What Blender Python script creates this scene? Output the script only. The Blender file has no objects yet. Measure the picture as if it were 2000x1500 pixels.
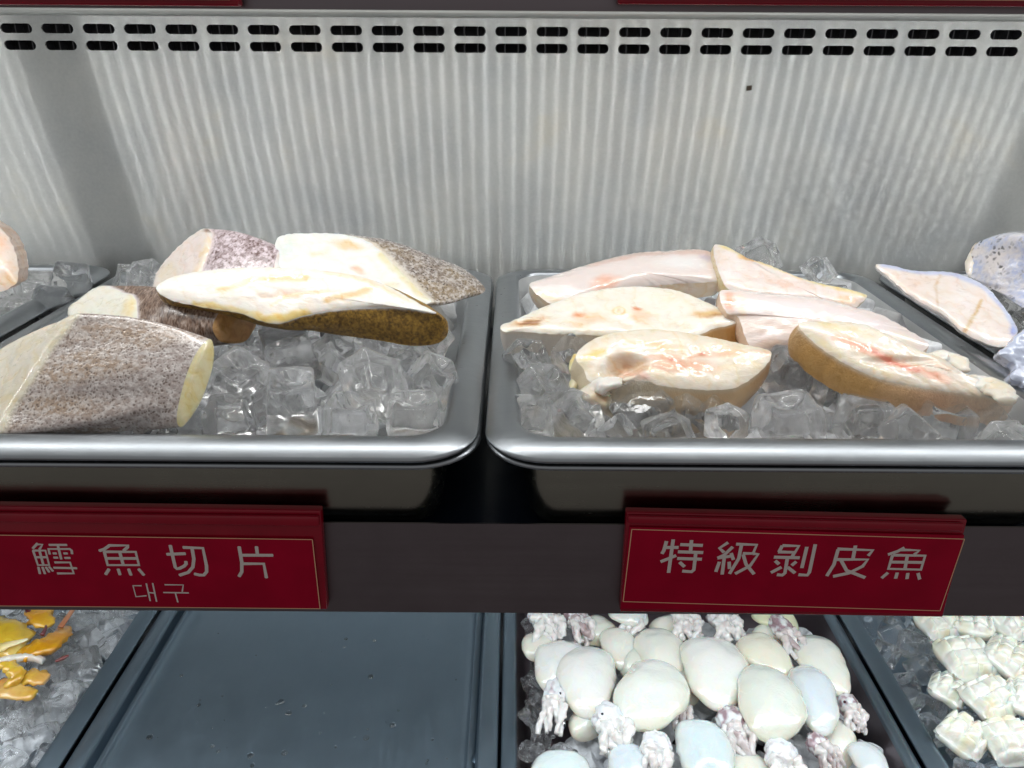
import bpy, bmesh, math, random
from mathutils import Vector, Matrix, noise
random.seed(7)
S = bpy.context.scene
COL = S.collection

# ---------------------------------------------------------------- camera
F_PX, W_PX, H_PX = 1480.0, 2000.0, 1500.0
PITCH, ROLL = math.radians(24.04), math.radians(0.38)
CAM = Vector((0, 0, 0.19))
ROT = Matrix.Rotation(math.pi/2 - PITCH, 3, 'X') @ Matrix.Rotation(ROLL, 3, 'Z')
cam_d = bpy.data.cameras.new('camera'); cam_d.sensor_width = 36; cam_d.lens = 36*F_PX/W_PX
cam_d.clip_start = 0.01; cam_d.clip_end = 50
cam = bpy.data.objects.new('camera', cam_d); COL.objects.link(cam)
cam.location = CAM; cam.rotation_euler = ROT.to_euler()
S.camera = cam

# ---------------------------------------------------------------- world, exposure, render
w = bpy.data.worlds.new('World'); S.world = w; w.use_nodes = True
bg = w.node_tree.nodes['Background']; bg.inputs[0].default_value = (1.0, 0.94, 0.92, 1); bg.inputs[1].default_value = 0.245
# the dim shop around the case: paler above eye level, darker towards its floor
_tc = w.node_tree.nodes.new('ShaderNodeTexCoord'); _sx = w.node_tree.nodes.new('ShaderNodeSeparateXYZ'); w.node_tree.links.new(_tc.outputs['Generated'], _sx.inputs[0])
_mr = w.node_tree.nodes.new('ShaderNodeMapRange'); _mr.inputs[1].default_value = -1; _mr.inputs[2].default_value = 1; w.node_tree.links.new(_sx.outputs[2], _mr.inputs[0])
_cr = w.node_tree.nodes.new('ShaderNodeValToRGB'); _e = _cr.color_ramp.elements
for _i, (_p, _c) in enumerate(((0.0, (.30, .26, .255)), (0.24, (.46, .41, .41)), (.40, (.95, .92, .88)), (.55, (1.28, 1.26, 1.25)))):
    if _i > 1: _e.new(_p)
    _e[_i].position = _p; _e[_i].color = (*_c, 1)
w.node_tree.links.new(_mr.outputs[0], _cr.inputs[0]); w.node_tree.links.new(_cr.outputs[0], bg.inputs[0])
S.view_settings.view_transform = 'Standard'; S.view_settings.look = 'None'
S.view_settings.exposure = 0; S.view_settings.gamma = 1; S.view_settings.use_curve_mapping = False
cy = S.cycles
cy.use_denoising = True
cy.max_bounces = 16; cy.diffuse_bounces = 4; cy.glossy_bounces = 6; cy.transmission_bounces = 14
cy.sample_clamp_indirect = 40; cy.blur_glossy = 0.6

# ---------------------------------------------------------------- lamps: LED strips hung under each shelf's front edge, plus an added wide fill
def led_lamp(name, x0, x1, y, z, tilt, width, energy, color, diodes=True):
    l = bpy.data.lights.new(name, 'AREA'); l.shape = 'RECTANGLE'
    l.size = x1-x0; l.size_y = width; l.energy = energy; l.color = color
    if not diodes:
        o = bpy.data.objects.new(name, l); COL.objects.link(o); o.location = ((x0+x1)/2, y, z); o.rotation_euler = (tilt, 0, 0); return o
    l.use_nodes = True
    nt = l.node_tree; em = nt.nodes['Emission']
    geo = nt.nodes.new('ShaderNodeNewGeometry')
    sep = nt.nodes.new('ShaderNodeSeparateXYZ'); nt.links.new(geo.outputs['Position'], sep.inputs[0])
    m = nt.nodes.new('ShaderNodeMath'); m.operation = 'MULTIPLY'; m.inputs[1].default_value = 2*math.pi/0.0174
    nt.links.new(sep.outputs[0], m.inputs[0])
    c = nt.nodes.new('ShaderNodeMath'); c.operation = 'COSINE'; nt.links.new(m.outputs[0], c.inputs[0])
    k = nt.nodes.new('ShaderNodeMath'); k.operation = 'MULTIPLY_ADD'; k.inputs[1].default_value = 0.98; k.inputs[2].default_value = 1.0
    h = nt.nodes.new('ShaderNodeMath'); h.operation = 'MULTIPLY_ADD'; h.inputs[1].default_value = .5; h.inputs[2].default_value = .5
    nt.links.new(c.outputs[0], h.inputs[0])
    pw = nt.nodes.new('ShaderNodeMath'); pw.operation = 'POWER'; pw.inputs[1].default_value = 4; nt.links.new(h.outputs[0], pw.inputs[0])
    k.inputs[1].default_value = 2.0; k.inputs[2].default_value = .45          # single diodes, 60 to the metre
    nt.links.new(pw.outputs[0], k.inputs[0]); nt.links.new(k.outputs[0], em.inputs['Strength'])
    o = bpy.data.objects.new(name, l); COL.objects.link(o)
    o.location = ((x0+x1)/2, y, z); o.rotation_euler = (tilt, 0, 0)
    return o
UP_Y, UP_Z = 0.455, 0.232
LE = 1.64
for xa, xb in ((-0.505, 0.640), (-1.70, -0.592), (0.725, 1.85)):
    sh = (xb-xa)/1.13
    led_lamp('led_light', xa, xb, UP_Y, UP_Z, math.radians(12), 0.012, LE*.55*sh, (1.0, 1.0, 0.98))
    led_lamp('added_fill_light', xa, xb, UP_Y, UP_Z+.002, math.radians(12), 0.085, LE*.47*sh, (1.0, 1.0, 0.98), False)  # wide fill added above each strip to brighten the ice
led_lamp('led_light', -0.9, 0.9, 0.405, -0.102, math.radians(8), 0.07, 2.8, (0.90, 0.96, 1.0))

# ---------------------------------------------------------------- projection helpers
def ray(px, py):
    return (ROT @ Vector(((px-W_PX/2)/F_PX, (H_PX/2-py)/F_PX, -1.0)))
def on_plane(px, py, p0, n):
    d = ray(px, py); return CAM + d*((p0-CAM).dot(n)/d.dot(n))
def at_z(px, py, z): return on_plane(px, py, Vector((0,0,z)), Vector((0,0,1)))
def at_y(px, py, y): return on_plane(px, py, Vector((0,y,0)), Vector((0,1,0)))
def px_size(p): return abs((ROT.transposed() @ (p-CAM)).z)/F_PX      # metres per photo pixel at p

def lin(c):
    if isinstance(c, str):
        c = [int(c[i:i+2], 16)/255 for i in (0, 2, 4)]
        return tuple((x/12.92 if x <= .04045 else ((x+.055)/1.055)**2.4) for x in c)
    return c
def mixc(a, b, t): return tuple(a[i]*(1-t)+b[i]*t for i in range(3))
def smooth(t): t = max(0, min(1, t)); return t*t*(3-2*t)

# ---------------------------------------------------------------- object helpers
def setp(o, label=None, cat=None, group=None, kind=None):
    if label: o['label'] = label
    if cat: o['category'] = cat
    if group: o['group'] = group
    if kind: o['kind'] = kind
    return o
def thing(name, label, cat, loc=(0,0,0), group=None):
    o = bpy.data.objects.new(name, None); COL.objects.link(o); o.location = loc
    o.empty_display_size = 0.01
    return setp(o, label, cat, group)
def mesh(name, verts, faces, mat, parent=None, smooth_=True, cols=None, uvs=None, recalc=True):
    me = bpy.data.meshes.new(name)
    off = Vector(parent_world(parent)) if parent else Vector((0,0,0))
    me.from_pydata([tuple(Vector(v)-off) for v in verts], [], faces)
    if cols:
        ca = me.color_attributes.new('Col', 'FLOAT_COLOR', 'POINT')
        for i, c in enumerate(cols): ca.data[i].color = (c[0], c[1], c[2], c[3] if len(c) > 3 else 1)
    if uvs:
        uv = me.uv_layers.new(name='UVMap')
        for lp in me.loops: uv.data[lp.index].uv = uvs[lp.vertex_index]
    if recalc:
        bm = bmesh.new(); bm.from_mesh(me); bmesh.ops.recalc_face_normals(bm, faces=bm.faces); bm.to_mesh(me); bm.free()
    me.polygons.foreach_set('use_smooth', [smooth_]*len(me.polygons))
    me.materials.append(mat)
    o = bpy.data.objects.new(name, me); COL.objects.link(o)
    if parent: o.parent = parent
    return o
def parent_world(p):
    l = Vector((0,0,0))
    while p: l += Vector(p.location); p = p.parent
    return l
def box_geo(x0, x1, y0, y1, z0, z1, r=0.0):
    bm = bmesh.new(); bmesh.ops.create_cube(bm, size=1)
    for v in bm.verts:
        v.co = Vector(((x0+x1)/2+v.co.x*(x1-x0), (y0+y1)/2+v.co.y*(y1-y0), (z0+z1)/2+v.co.z*(z1-z0)))
    if r: bmesh.ops.bevel(bm, geom=bm.edges[:], offset=r, segments=3, affect='EDGES', profile=.5)
    vs = [v.co.copy() for v in bm.verts]; bm.verts.index_update()
    fs = [[v.index for v in f.verts] for f in bm.faces]; bm.free()
    return vs, fs
def box(name, x0, x1, y0, y1, z0, z1, mat, parent=None, r=0.0):
    vs, fs = box_geo(x0, x1, y0, y1, z0, z1, r)
    return mesh(name, vs, fs, mat, parent, smooth_=bool(r))

# ---------------------------------------------------------------- materials
def nodes(name):
    m = bpy.data.materials.new(name); m.use_nodes = True
    nt = m.node_tree; b = nt.nodes['Principled BSDF']
    return m, nt, b
def N(nt, t, **kw):
    n = nt.nodes.new(t)
    for k, v in kw.items():
        if k in n.inputs.keys() if hasattr(n.inputs, 'keys') else False: n.inputs[k].default_value = v
        else: setattr(n, k, v)
    return n
def coords(nt, scale=(1,1,1), kind='Object'):
    tc = nt.nodes.new('ShaderNodeTexCoord'); mp = nt.nodes.new('ShaderNodeMapping')
    mp.inputs['Scale'].default_value = scale
    nt.links.new(tc.outputs[kind], mp.inputs[0]); return mp.outputs[0]
def noise_n(nt, vec, scale, detail=3, rough=.5, dist=0):
    n = nt.nodes.new('ShaderNodeTexNoise'); n.inputs['Scale'].default_value = scale
    n.inputs['Detail'].default_value = detail; n.inputs['Roughness'].default_value = rough
    n.inputs['Distortion'].default_value = dist
    if vec is not None: nt.links.new(vec, n.inputs['Vector'])
    return n.outputs['Fac']
def ramp(nt, fac, stops):
    r = nt.nodes.new('ShaderNodeValToRGB'); e = r.color_ramp.elements
    while len(e) < len(stops): e.new(0.5)
    for i, (p, c) in enumerate(stops):
        e[i].position = p; c = lin(c) if isinstance(c, str) else (c if isinstance(c, tuple) else (c, c, c)); e[i].color = (*c, 1)
    nt.links.new(fac, r.inputs[0]); return r.outputs[0]
def mix_n(nt, fac, a, b, mode='MIX'):
    m = nt.nodes.new('ShaderNodeMix'); m.data_type = 'RGBA'; m.blend_type = mode
    for s, v in ((0, fac), (6, a), (7, b)):
        if hasattr(v, 'is_linked') or hasattr(v, 'links'): nt.links.new(v, m.inputs[s])
        elif s == 0: m.inputs[0].default_value = v
        else: m.inputs[s].default_value = (*lin(v), 1)
    return m.outputs[2]
def bump(nt, h, strength, dist, target, prev=None):
    b = nt.nodes.new('ShaderNodeBump'); b.inputs['Strength'].default_value = strength; b.inputs['Distance'].default_value = dist
    nt.links.new(h, b.inputs['Height'])
    if prev: nt.links.new(prev, b.inputs['Normal'])
    if target: nt.links.new(b.outputs[0], target.inputs['Normal'])
    return b.outputs[0]

def steel(name, base, rough, spots=0.0, scratch=(8, 300, 300), rr=0.12):
    m, nt, b = nodes(name)
    v = coords(nt); vs = coords(nt, scratch)
    n1 = noise_n(nt, v, 22, 5, .6); n2 = noise_n(nt, vs, 1, 2)
    mx = nt.nodes.new('ShaderNodeMath'); mx.operation = 'MULTIPLY'; nt.links.new(n1, mx.inputs[0]); nt.links.new(n2, mx.inputs[1])
    r = ramp(nt, mx.outputs[0], [(0.1, rough-rr*.5), (0.5, rough+rr)])
    c = ramp(nt, n1, [(0.3, tuple(x*.92 for x in lin(base))), (0.7, lin(base))])
    nt.links.new(c, b.inputs['Base Color']); nt.links.new(r, b.inputs['Roughness'])
    b.inputs['Metallic'].default_value = 1
    p = bump(nt, n2, .08, .0003, None)
    bump(nt, noise_n(nt, v, 140, 3), .06+spots, .0004, b, p)
    return m
M_RIM = steel('tray_steel', 'a0a5aa', .33)
M_BASIN = steel('tray_inside_steel', 'f2f3f3', .62)
M_BODY = steel('tray_body_steel', 'a6a89c', .22, .03)
M_DARKTRAY = steel('lower_tray_steel', '8796a2', .42, scratch=(260,26,26), rr=.06)
M_FASCIA = steel('fascia_steel', '7f777b', .42)
M_CEIL = steel('shelf_underside_steel', 'd0d2d0', .5)
M_DECK, nt, b = nodes('shelf_deck_black')
b.inputs['Base Color'].default_value = (.008, .013, .026, 1); b.inputs['Roughness'].default_value = .28
bump(nt, noise_n(nt, coords(nt), 60, 4), .1, .0005, b)

def wall_material():
    m = bpy.data.materials.new('brushed_wall_steel'); m.use_nodes = True; nt = m.node_tree; nt.nodes.clear()
    out = nt.nodes.new('ShaderNodeOutputMaterial')
    v = coords(nt); vb = coords(nt, (5, 5, 900))
    blot = noise_n(nt, v, 14, 5, .62); fine = noise_n(nt, v, 330, 3, .6)
    col = ramp(nt, blot, [(0.25, 'd2d6d8'), (0.6, 'e4e6e4'), (0.8, 'e8e4d8')])
    col = mix_n(nt, 0.42, col, ramp(nt, fine, [(0.3, '8e9090'), (0.7, 'c8c8c4')]), 'OVERLAY')
    # water stains and specks near the vents
    vo = nt.nodes.new('ShaderNodeTexVoronoi'); vo.inputs['Scale'].default_value = 42; nt.links.new(v, vo.inputs['Vector'])
    sp = ramp(nt, vo.outputs['Distance'], [(0.0, 1.0), (0.055, 0.0)])
    gate = ramp(nt, noise_n(nt, v, 9, 2), [(0.5, 0.0), (0.62, 0.8)])
    mk = nt.nodes.new('ShaderNodeMath'); mk.operation = 'MULTIPLY'; nt.links.new(sp, mk.inputs[0]); nt.links.new(gate, mk.inputs[1])
    col = mix_n(nt, mk.outputs[0], col, 'd9dad6')
    tan = nt.nodes.new('ShaderNodeTangent'); tan.direction_type = 'UV_MAP'; tan.uv_map = 'UVMap'
    bm_ = nt.nodes.new('ShaderNodeBump'); bm_.inputs['Strength'].default_value = .02; bm_.inputs['Distance'].default_value = .0004
    hh = mix_n(nt, .5, noise_n(nt, v, 260, 3), noise_n(nt, vb, 1, 2)); nt.links.new(hh, bm_.inputs['Height'])
    def gl(r, a, rot):
        g = nt.nodes.new('ShaderNodeBsdfAnisotropic'); g.inputs['Roughness'].default_value = r
        g.inputs['Anisotropy'].default_value = a; g.inputs['Rotation'].default_value = rot
        nt.links.new(col, g.inputs['Color']); nt.links.new(tan.outputs[0], g.inputs['Tangent']); nt.links.new(bm_.outputs[0], g.inputs['Normal'])
        return g
    g1 = gl(WALL_R1, WALL_A1, 0.0); g2 = gl(0.50, 0.45, 0.0)
    df = nt.nodes.new('ShaderNodeBsdfDiffuse'); nt.links.new(col, df.inputs['Color'])
    ms = nt.nodes.new('ShaderNodeMixShader'); ms.inputs[0].default_value = .26
    nt.links.new(g1.outputs[0], ms.inputs[1]); nt.links.new(g2.outputs[0], ms.inputs[2])
    m2 = nt.nodes.new('ShaderNodeMixShader'); m2.inputs[0].default_value = .04
    nt.links.new(ms.outputs[0], m2.inputs[1]); nt.links.new(df.outputs[0], m2.inputs[2])
    nt.links.new(m2.outputs[0], out.inputs[0])
    return m
WALL_R1, WALL_A1 = 0.19, 0.915
M_WALL = wall_material()

def simple(name, c, rough=.5, metal=0, coat=0):
    m, nt, b = nodes(name); b.inputs['Base Color'].default_value = (*lin(c), 1)
    b.inputs['Roughness'].default_value = rough; b.inputs['Metallic'].default_value = metal; b.inputs['Coat Weight'].default_value = coat
    v = coords(nt); bump(nt, noise_n(nt, v, 180, 3), .05, .0003, b)
    return m
M_BLACK = simple('dark_void', (.004, .004, .006), .8)
M_FIN = simple('coil_fin', (.03, .03, .035), .5, 0)

def red_mat(name, c, rough, coat):
    m, nt, b = nodes(name)
    n = noise_n(nt, coords(nt), 45, 4)
    nt.links.new(ramp(nt, n, [(0.3, tuple(x*.82 for x in lin(c))), (0.7, lin(c))]), b.inputs['Base Color'])
    b.inputs['Roughness'].default_value = rough; b.inputs['Specular IOR Level'].default_value = coat
    bump(nt, noise_n(nt, coords(nt), 90, 3), .08, .0004, b)
    return m
M_RED = red_mat('red_acrylic', (.30, .002, .018), .22, .40)
M_REDP = red_mat('red_label', (.38, .002, .026), .5, .08)
M_LETTER = simple('label_lettering', (.66, .60, .57), .6)
M_GOLD = simple('label_border', (.75, .42, .25), .5)

def ice_mat(name, tint=(1,1,1), cloud=.0, rough=.02, trans=.045, diff=.012):
    m, nt, b = nodes(name); out = nt.nodes['Material Output']
    b.inputs['Base Color'].default_value = (*tint, 1); b.inputs['Transmission Weight'].default_value = 1.0
    b.inputs['IOR'].default_value = 1.31; b.inputs['Roughness'].default_value = rough
    v = coords(nt)
    k2 = ramp(nt, noise_n(nt, v, 110, 2), [(0.5, rough), (0.8, .14)]); nt.links.new(k2, b.inputs['Roughness'])
    nb = bump(nt, noise_n(nt, v, 120, 2), .15, .0013, b)
    tr = nt.nodes.new('ShaderNodeBsdfTranslucent'); tr.inputs[0].default_value = (.97, .99, 1, 1)
    df = nt.nodes.new('ShaderNodeBsdfDiffuse'); df.inputs[0].default_value = (.95, .97, 1, 1)
    k = ramp(nt, noise_n(nt, v, 75, 4, .65, .8), [(0.40, trans), (0.62, trans+cloud)])
    m1 = nt.nodes.new('ShaderNodeMixShader'); nt.links.new(k, m1.inputs[0]); nt.links.new(b.outputs[0], m1.inputs[1]); nt.links.new(tr.outputs[0], m1.inputs[2])
    m2 = nt.nodes.new('ShaderNodeMixShader')
    kd = ramp(nt, noise_n(nt, v, 75, 4, .65, .8), [(0.45, diff), (0.66, diff+cloud*.8)]); nt.links.new(kd, m2.inputs[0])
    nt.links.new(m1.outputs[0], m2.inputs[1]); nt.links.new(df.outputs[0], m2.inputs[2])
    nt.links.new(m2.outputs[0], out.inputs[0])
    return m
M_ICE = ice_mat('clear_ice', (1, 1, 1.0), .12, .008)
M_ICE2 = ice_mat('cloudy_ice', (1, 1, 1.0), .16, .03)

def flesh_mat(name, sss=.35, rough=.30, coat=.35, fib=.25, scale=(1,1,1), bmp=.35, var=.12, flake=.0):
    m, nt, b = nodes(name)
    at = nt.nodes.new('ShaderNodeAttribute'); at.attribute_name = 'Col'
    v = coords(nt, scale)
    n1 = noise_n(nt, v, 90, 4, .6, 1.2); n2 = noise_n(nt, v, 500, 2)
    c = mix_n(nt, var*2, at.outputs['Color'], ramp(nt, n1, [(0.3, (.42, .36, .31)), (0.65, (.66, .66, .66))]), 'OVERLAY')
    prev = None
    if flake:                                   # muscle flakes: thin curved sheets of slightly different whiteness
        wv = nt.nodes.new('ShaderNodeTexWave'); wv.wave_type = 'BANDS'; wv.bands_direction = 'DIAGONAL'
        wv.inputs['Scale'].default_value = 26; wv.inputs['Distortion'].default_value = 14; wv.inputs['Detail'].default_value = 3
        wv.inputs['Detail Scale'].default_value = 1.3; wv.inputs['Detail Roughness'].default_value = .6
        nt.links.new(coords(nt), wv.inputs['Vector'])
        fk = ramp(nt, wv.outputs['Fac'], [(0.0, (.40, .34, .28)), (0.16, (.52, .50, .48)), (0.8, (.56, .56, .56)), (1.0, (.62, .62, .63))])
        c = mix_n(nt, flake, c, fk, 'OVERLAY')
        prev = bump(nt, wv.outputs['Fac'], .22, .0006, None)
    nt.links.new(c, b.inputs['Base Color'])
    b.inputs['Subsurface Weight'].default_value = sss; b.inputs['Subsurface Radius'].default_value = (1, .55, .4); b.inputs['Subsurface Scale'].default_value = .005
    b.inputs['Coat Weight'].default_value = coat; b.inputs['Coat Roughness'].default_value = .045
    nt.links.new(ramp(nt, n1, [(0.3, rough-.08), (0.7, rough+.15)]), b.inputs['Roughness'])
    p = bump(nt, n1, bmp, .0012, None, prev); bump(nt, n2, bmp*.6, .0004, b, p)
    return m
M_FLESH = flesh_mat('wet_fish_flesh', scale=(1, 2.2, 2.2), bmp=.26, sss=.5, flake=.55, coat=.6)
M_SQUID = flesh_mat('milky_squid', sss=.8, rough=.14, coat=1, bmp=.75, var=.04)
M_TENT = flesh_mat('squid_tentacle', sss=.4, rough=.22, coat=.8, bmp=.5, var=.2)
M_SILVER = flesh_mat('skinned_membrane', sss=.2, rough=.18, coat=.9, bmp=.22, var=.06, scale=(.4, 2.0, 2.0))

def skin_mat(name, dark, mid, light, sc=260, rough=.30, cover=(.42, .62), elong=(1, 1, 1), coat=.5):
    m, nt, b = nodes(name)
    at = nt.nodes.new('ShaderNodeAttribute'); at.attribute_name = 'Col'
    v = coords(nt, elong)
    n1 = noise_n(nt, v, sc, 3, .65, .5); n2 = noise_n(nt, v, sc*.16, 3); n3 = noise_n(nt, v, sc*2.4, 2)
    sp = ramp(nt, n1, [(cover[0], dark), (cover[0]+(cover[1]-cover[0])*.5, mid), (cover[1], light)])
    c = mix_n(nt, ramp(nt, n2, [(.35, .0), (.7, .55)]), sp, mid)
    c = mix_n(nt, .35, c, ramp(nt, n3, [(.35, dark), (.6, light)]))
    c2 = mix_n(nt, at.outputs['Alpha'], c, at.outputs['Color'])
    nt.links.new(c2, b.inputs['Base Color'])
    b.inputs['Roughness'].default_value = rough; b.inputs['Coat Weight'].default_value = coat; b.inputs['Coat Roughness'].default_value = .18
    p = bump(nt, n1, .35, .0010, None); bump(nt, n3, .4, .0006, b, p)
    return m
M_CODSKIN0 = skin_mat('cod_skin_speckled', '6e5d52', 'b6a79d', 'e2d9d4', 360, cover=(.36,.56), coat=.9, rough=.24)
def dotted_skin(name, grey, tan, dot, sc, rough=.24, gl=0.0):
    m, nt, b = nodes(name)
    at = nt.nodes.new('ShaderNodeAttribute'); at.attribute_name = 'Col'
    v0 = coords(nt); vl = coords(nt, (.22, 1, 1))
    nd = nt.nodes.new('ShaderNodeTexNoise'); nd.inputs['Scale'].default_value = sc*.6; nt.links.new(v0, nd.inputs['Vector'])
    ma = nt.nodes.new('ShaderNodeVectorMath'); ma.operation = 'MULTIPLY_ADD'; ma.inputs[1].default_value = (1.3/sc,)*3
    nt.links.new(nd.outputs['Color'], ma.inputs[0]); nt.links.new(v0, ma.inputs[2]); v = ma.outputs[0]
    base = mix_n(nt, ramp(nt, noise_n(nt, vl, 55, 3), [(.42, 0.0), (.60, 1.0)]), grey, tan)
    base = mix_n(nt, ramp(nt, noise_n(nt, v, 300, 3, .6), [(.42, 0.0), (.62, .55)]), base, 'f0ebe8')
    vo = nt.nodes.new('ShaderNodeTexVoronoi'); vo.inputs['Scale'].default_value = sc; vo.inputs['Randomness'].default_value = .9
    nt.links.new(v, vo.inputs['Vector'])
    dm = ramp(nt, vo.outputs['Distance'], [(.22, .85), (.42, 0.0)])
    gate = ramp(nt, noise_n(nt, v, sc*.24, 3), [(.34+gl, .35-gl*3 if gl < .1 else 0.0), (.6, 1.0)])
    mk = nt.nodes.new('ShaderNodeMath'); mk.operation = 'MULTIPLY'; nt.links.new(dm, mk.inputs[0]); nt.links.new(gate, mk.inputs[1])
    c = mix_n(nt, mk.outputs[0], base, dot)
    c = mix_n(nt, at.outputs['Alpha'], c, at.outputs['Color'])
    nt.links.new(c, b.inputs['Base Color'])
    b.inputs['Roughness'].default_value = rough; b.inputs['Coat Weight'].default_value = 1; b.inputs['Coat Roughness'].default_value = .12
    p = bump(nt, vo.outputs['Distance'], .35, .0008, None); p = bump(nt, noise_n(nt, vl, 90, 3), .5, .0016, None, p); bump(nt, noise_n(nt, v, 500, 2), .35, .0006, b, p)
    return m
M_CODSKIN = dotted_skin('cod_skin_dotted', 'b0a39e', 'b39c88', '66564c', 520)
M_CODMAUVE = skin_mat('cod_skin_mauve', '5a3c34', 'b8a4a6', 'ecdfe6', 200, cover=(.40, .56))
M_CODBROWN = skin_mat('cod_skin_brown', '3a2010', '6e4c33', 'c9b8ac', 300, cover=(.40, .66), elong=(1, .4, .4))
M_CODGOLD = skin_mat('cod_skin_golden', '35230a', '805e1e', 'b58e38', 250, cover=(.38, .60), rough=.45, coat=.15)
M_CODGREY = dotted_skin('cod_skin_grey', '8e827a', '9a8870', '463a32', 460)
M_CODOLD = M_CODGOLD
M_DRUM = dotted_skin('silver_skin_black_specks', 'c4cdea', 'e6dfe0', '16161c', 260, .2, .09)
M_TANSKIN = skin_mat('tan_skin', 'a8743a', 'd8a460', 'e8c48e', 480, cover=(.35, .62), rough=.35, coat=.4)

# ---------------------------------------------------------------- outline tools
def catmull(pts, per=10):
    out = []; n = len(pts)
    for i in range(n):
        p0, p1, p2, p3 = (Vector(pts[(i+k-1) % n]) for k in range(4))
        for j in range(per):
            t = j/per
            out.append(.5*((2*p1)+(-p0+p2)*t+(2*p0-5*p1+4*p2-p3)*t*t+(-p0+3*p1-3*p2+p3)*t**3))
    return out
def resample(pts, n):
    pts = catmull([tuple(p) for p in pts]); pts.append(pts[0])
    L = [0]
    for a, b in zip(pts, pts[1:]): L.append(L[-1]+(b-a).length)
    out = []; j = 0
    for i in range(n):
        t = L[-1]*i/n
        while L[j+1] < t: j += 1
        u = (t-L[j])/max(1e-9, L[j+1]-L[j]); out.append(pts[j].lerp(pts[j+1], u))
    return out
def seg_dist(p, a, b):
    ab = b-a; t = max(0, min(1, (p-a).dot(ab)/max(1e-9, ab.length_squared))); return (p-a-ab*t).length
def mark_eval(marks, x, y, base, seed=0):
    q = Vector((x, y))
    nx = noise.noise(Vector((x/22, y/14, seed)))*5+noise.noise(Vector((x/7, y/5, seed+3)))*2
    ny = noise.noise(Vector((x/22, y/14, seed+9)))*3.5+noise.noise(Vector((x/7, y/5, seed+6)))*1.5
    for mk in marks:
        jit = 0 if mk[0].isupper() else 1
        p = q + Vector((nx, ny))*jit
        if mk[0] in 'eE':
            _, cx, cy_, rx, ry, ang, c, al = mk
            d = p-Vector((cx, cy_)); a = math.radians(ang)
            u = (d.x*math.cos(a)+d.y*math.sin(a))/rx; v = (-d.x*math.sin(a)+d.y*math.cos(a))/ry
            k = smooth(1.25-math.sqrt(u*u+v*v))*al
        elif mk[0] in 'rR':                                   # ring
            _, cx, cy_, rx, ry, wd, c, al = mk
            d = p-Vector((cx, cy_)); rr = math.sqrt((d.x/rx)**2+(d.y/ry)**2)
            k = smooth(1-abs(rr-1)/wd)*al
        else:
            _, pl, wd, c, al = mk
            dd = min(seg_dist(p, Vector(pl[i]), Vector(pl[i+1])) for i in range(len(pl)-1))
            k = smooth(1.3-dd/wd)*al
        base = mixc(base, lin(c), k)
    return base

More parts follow.
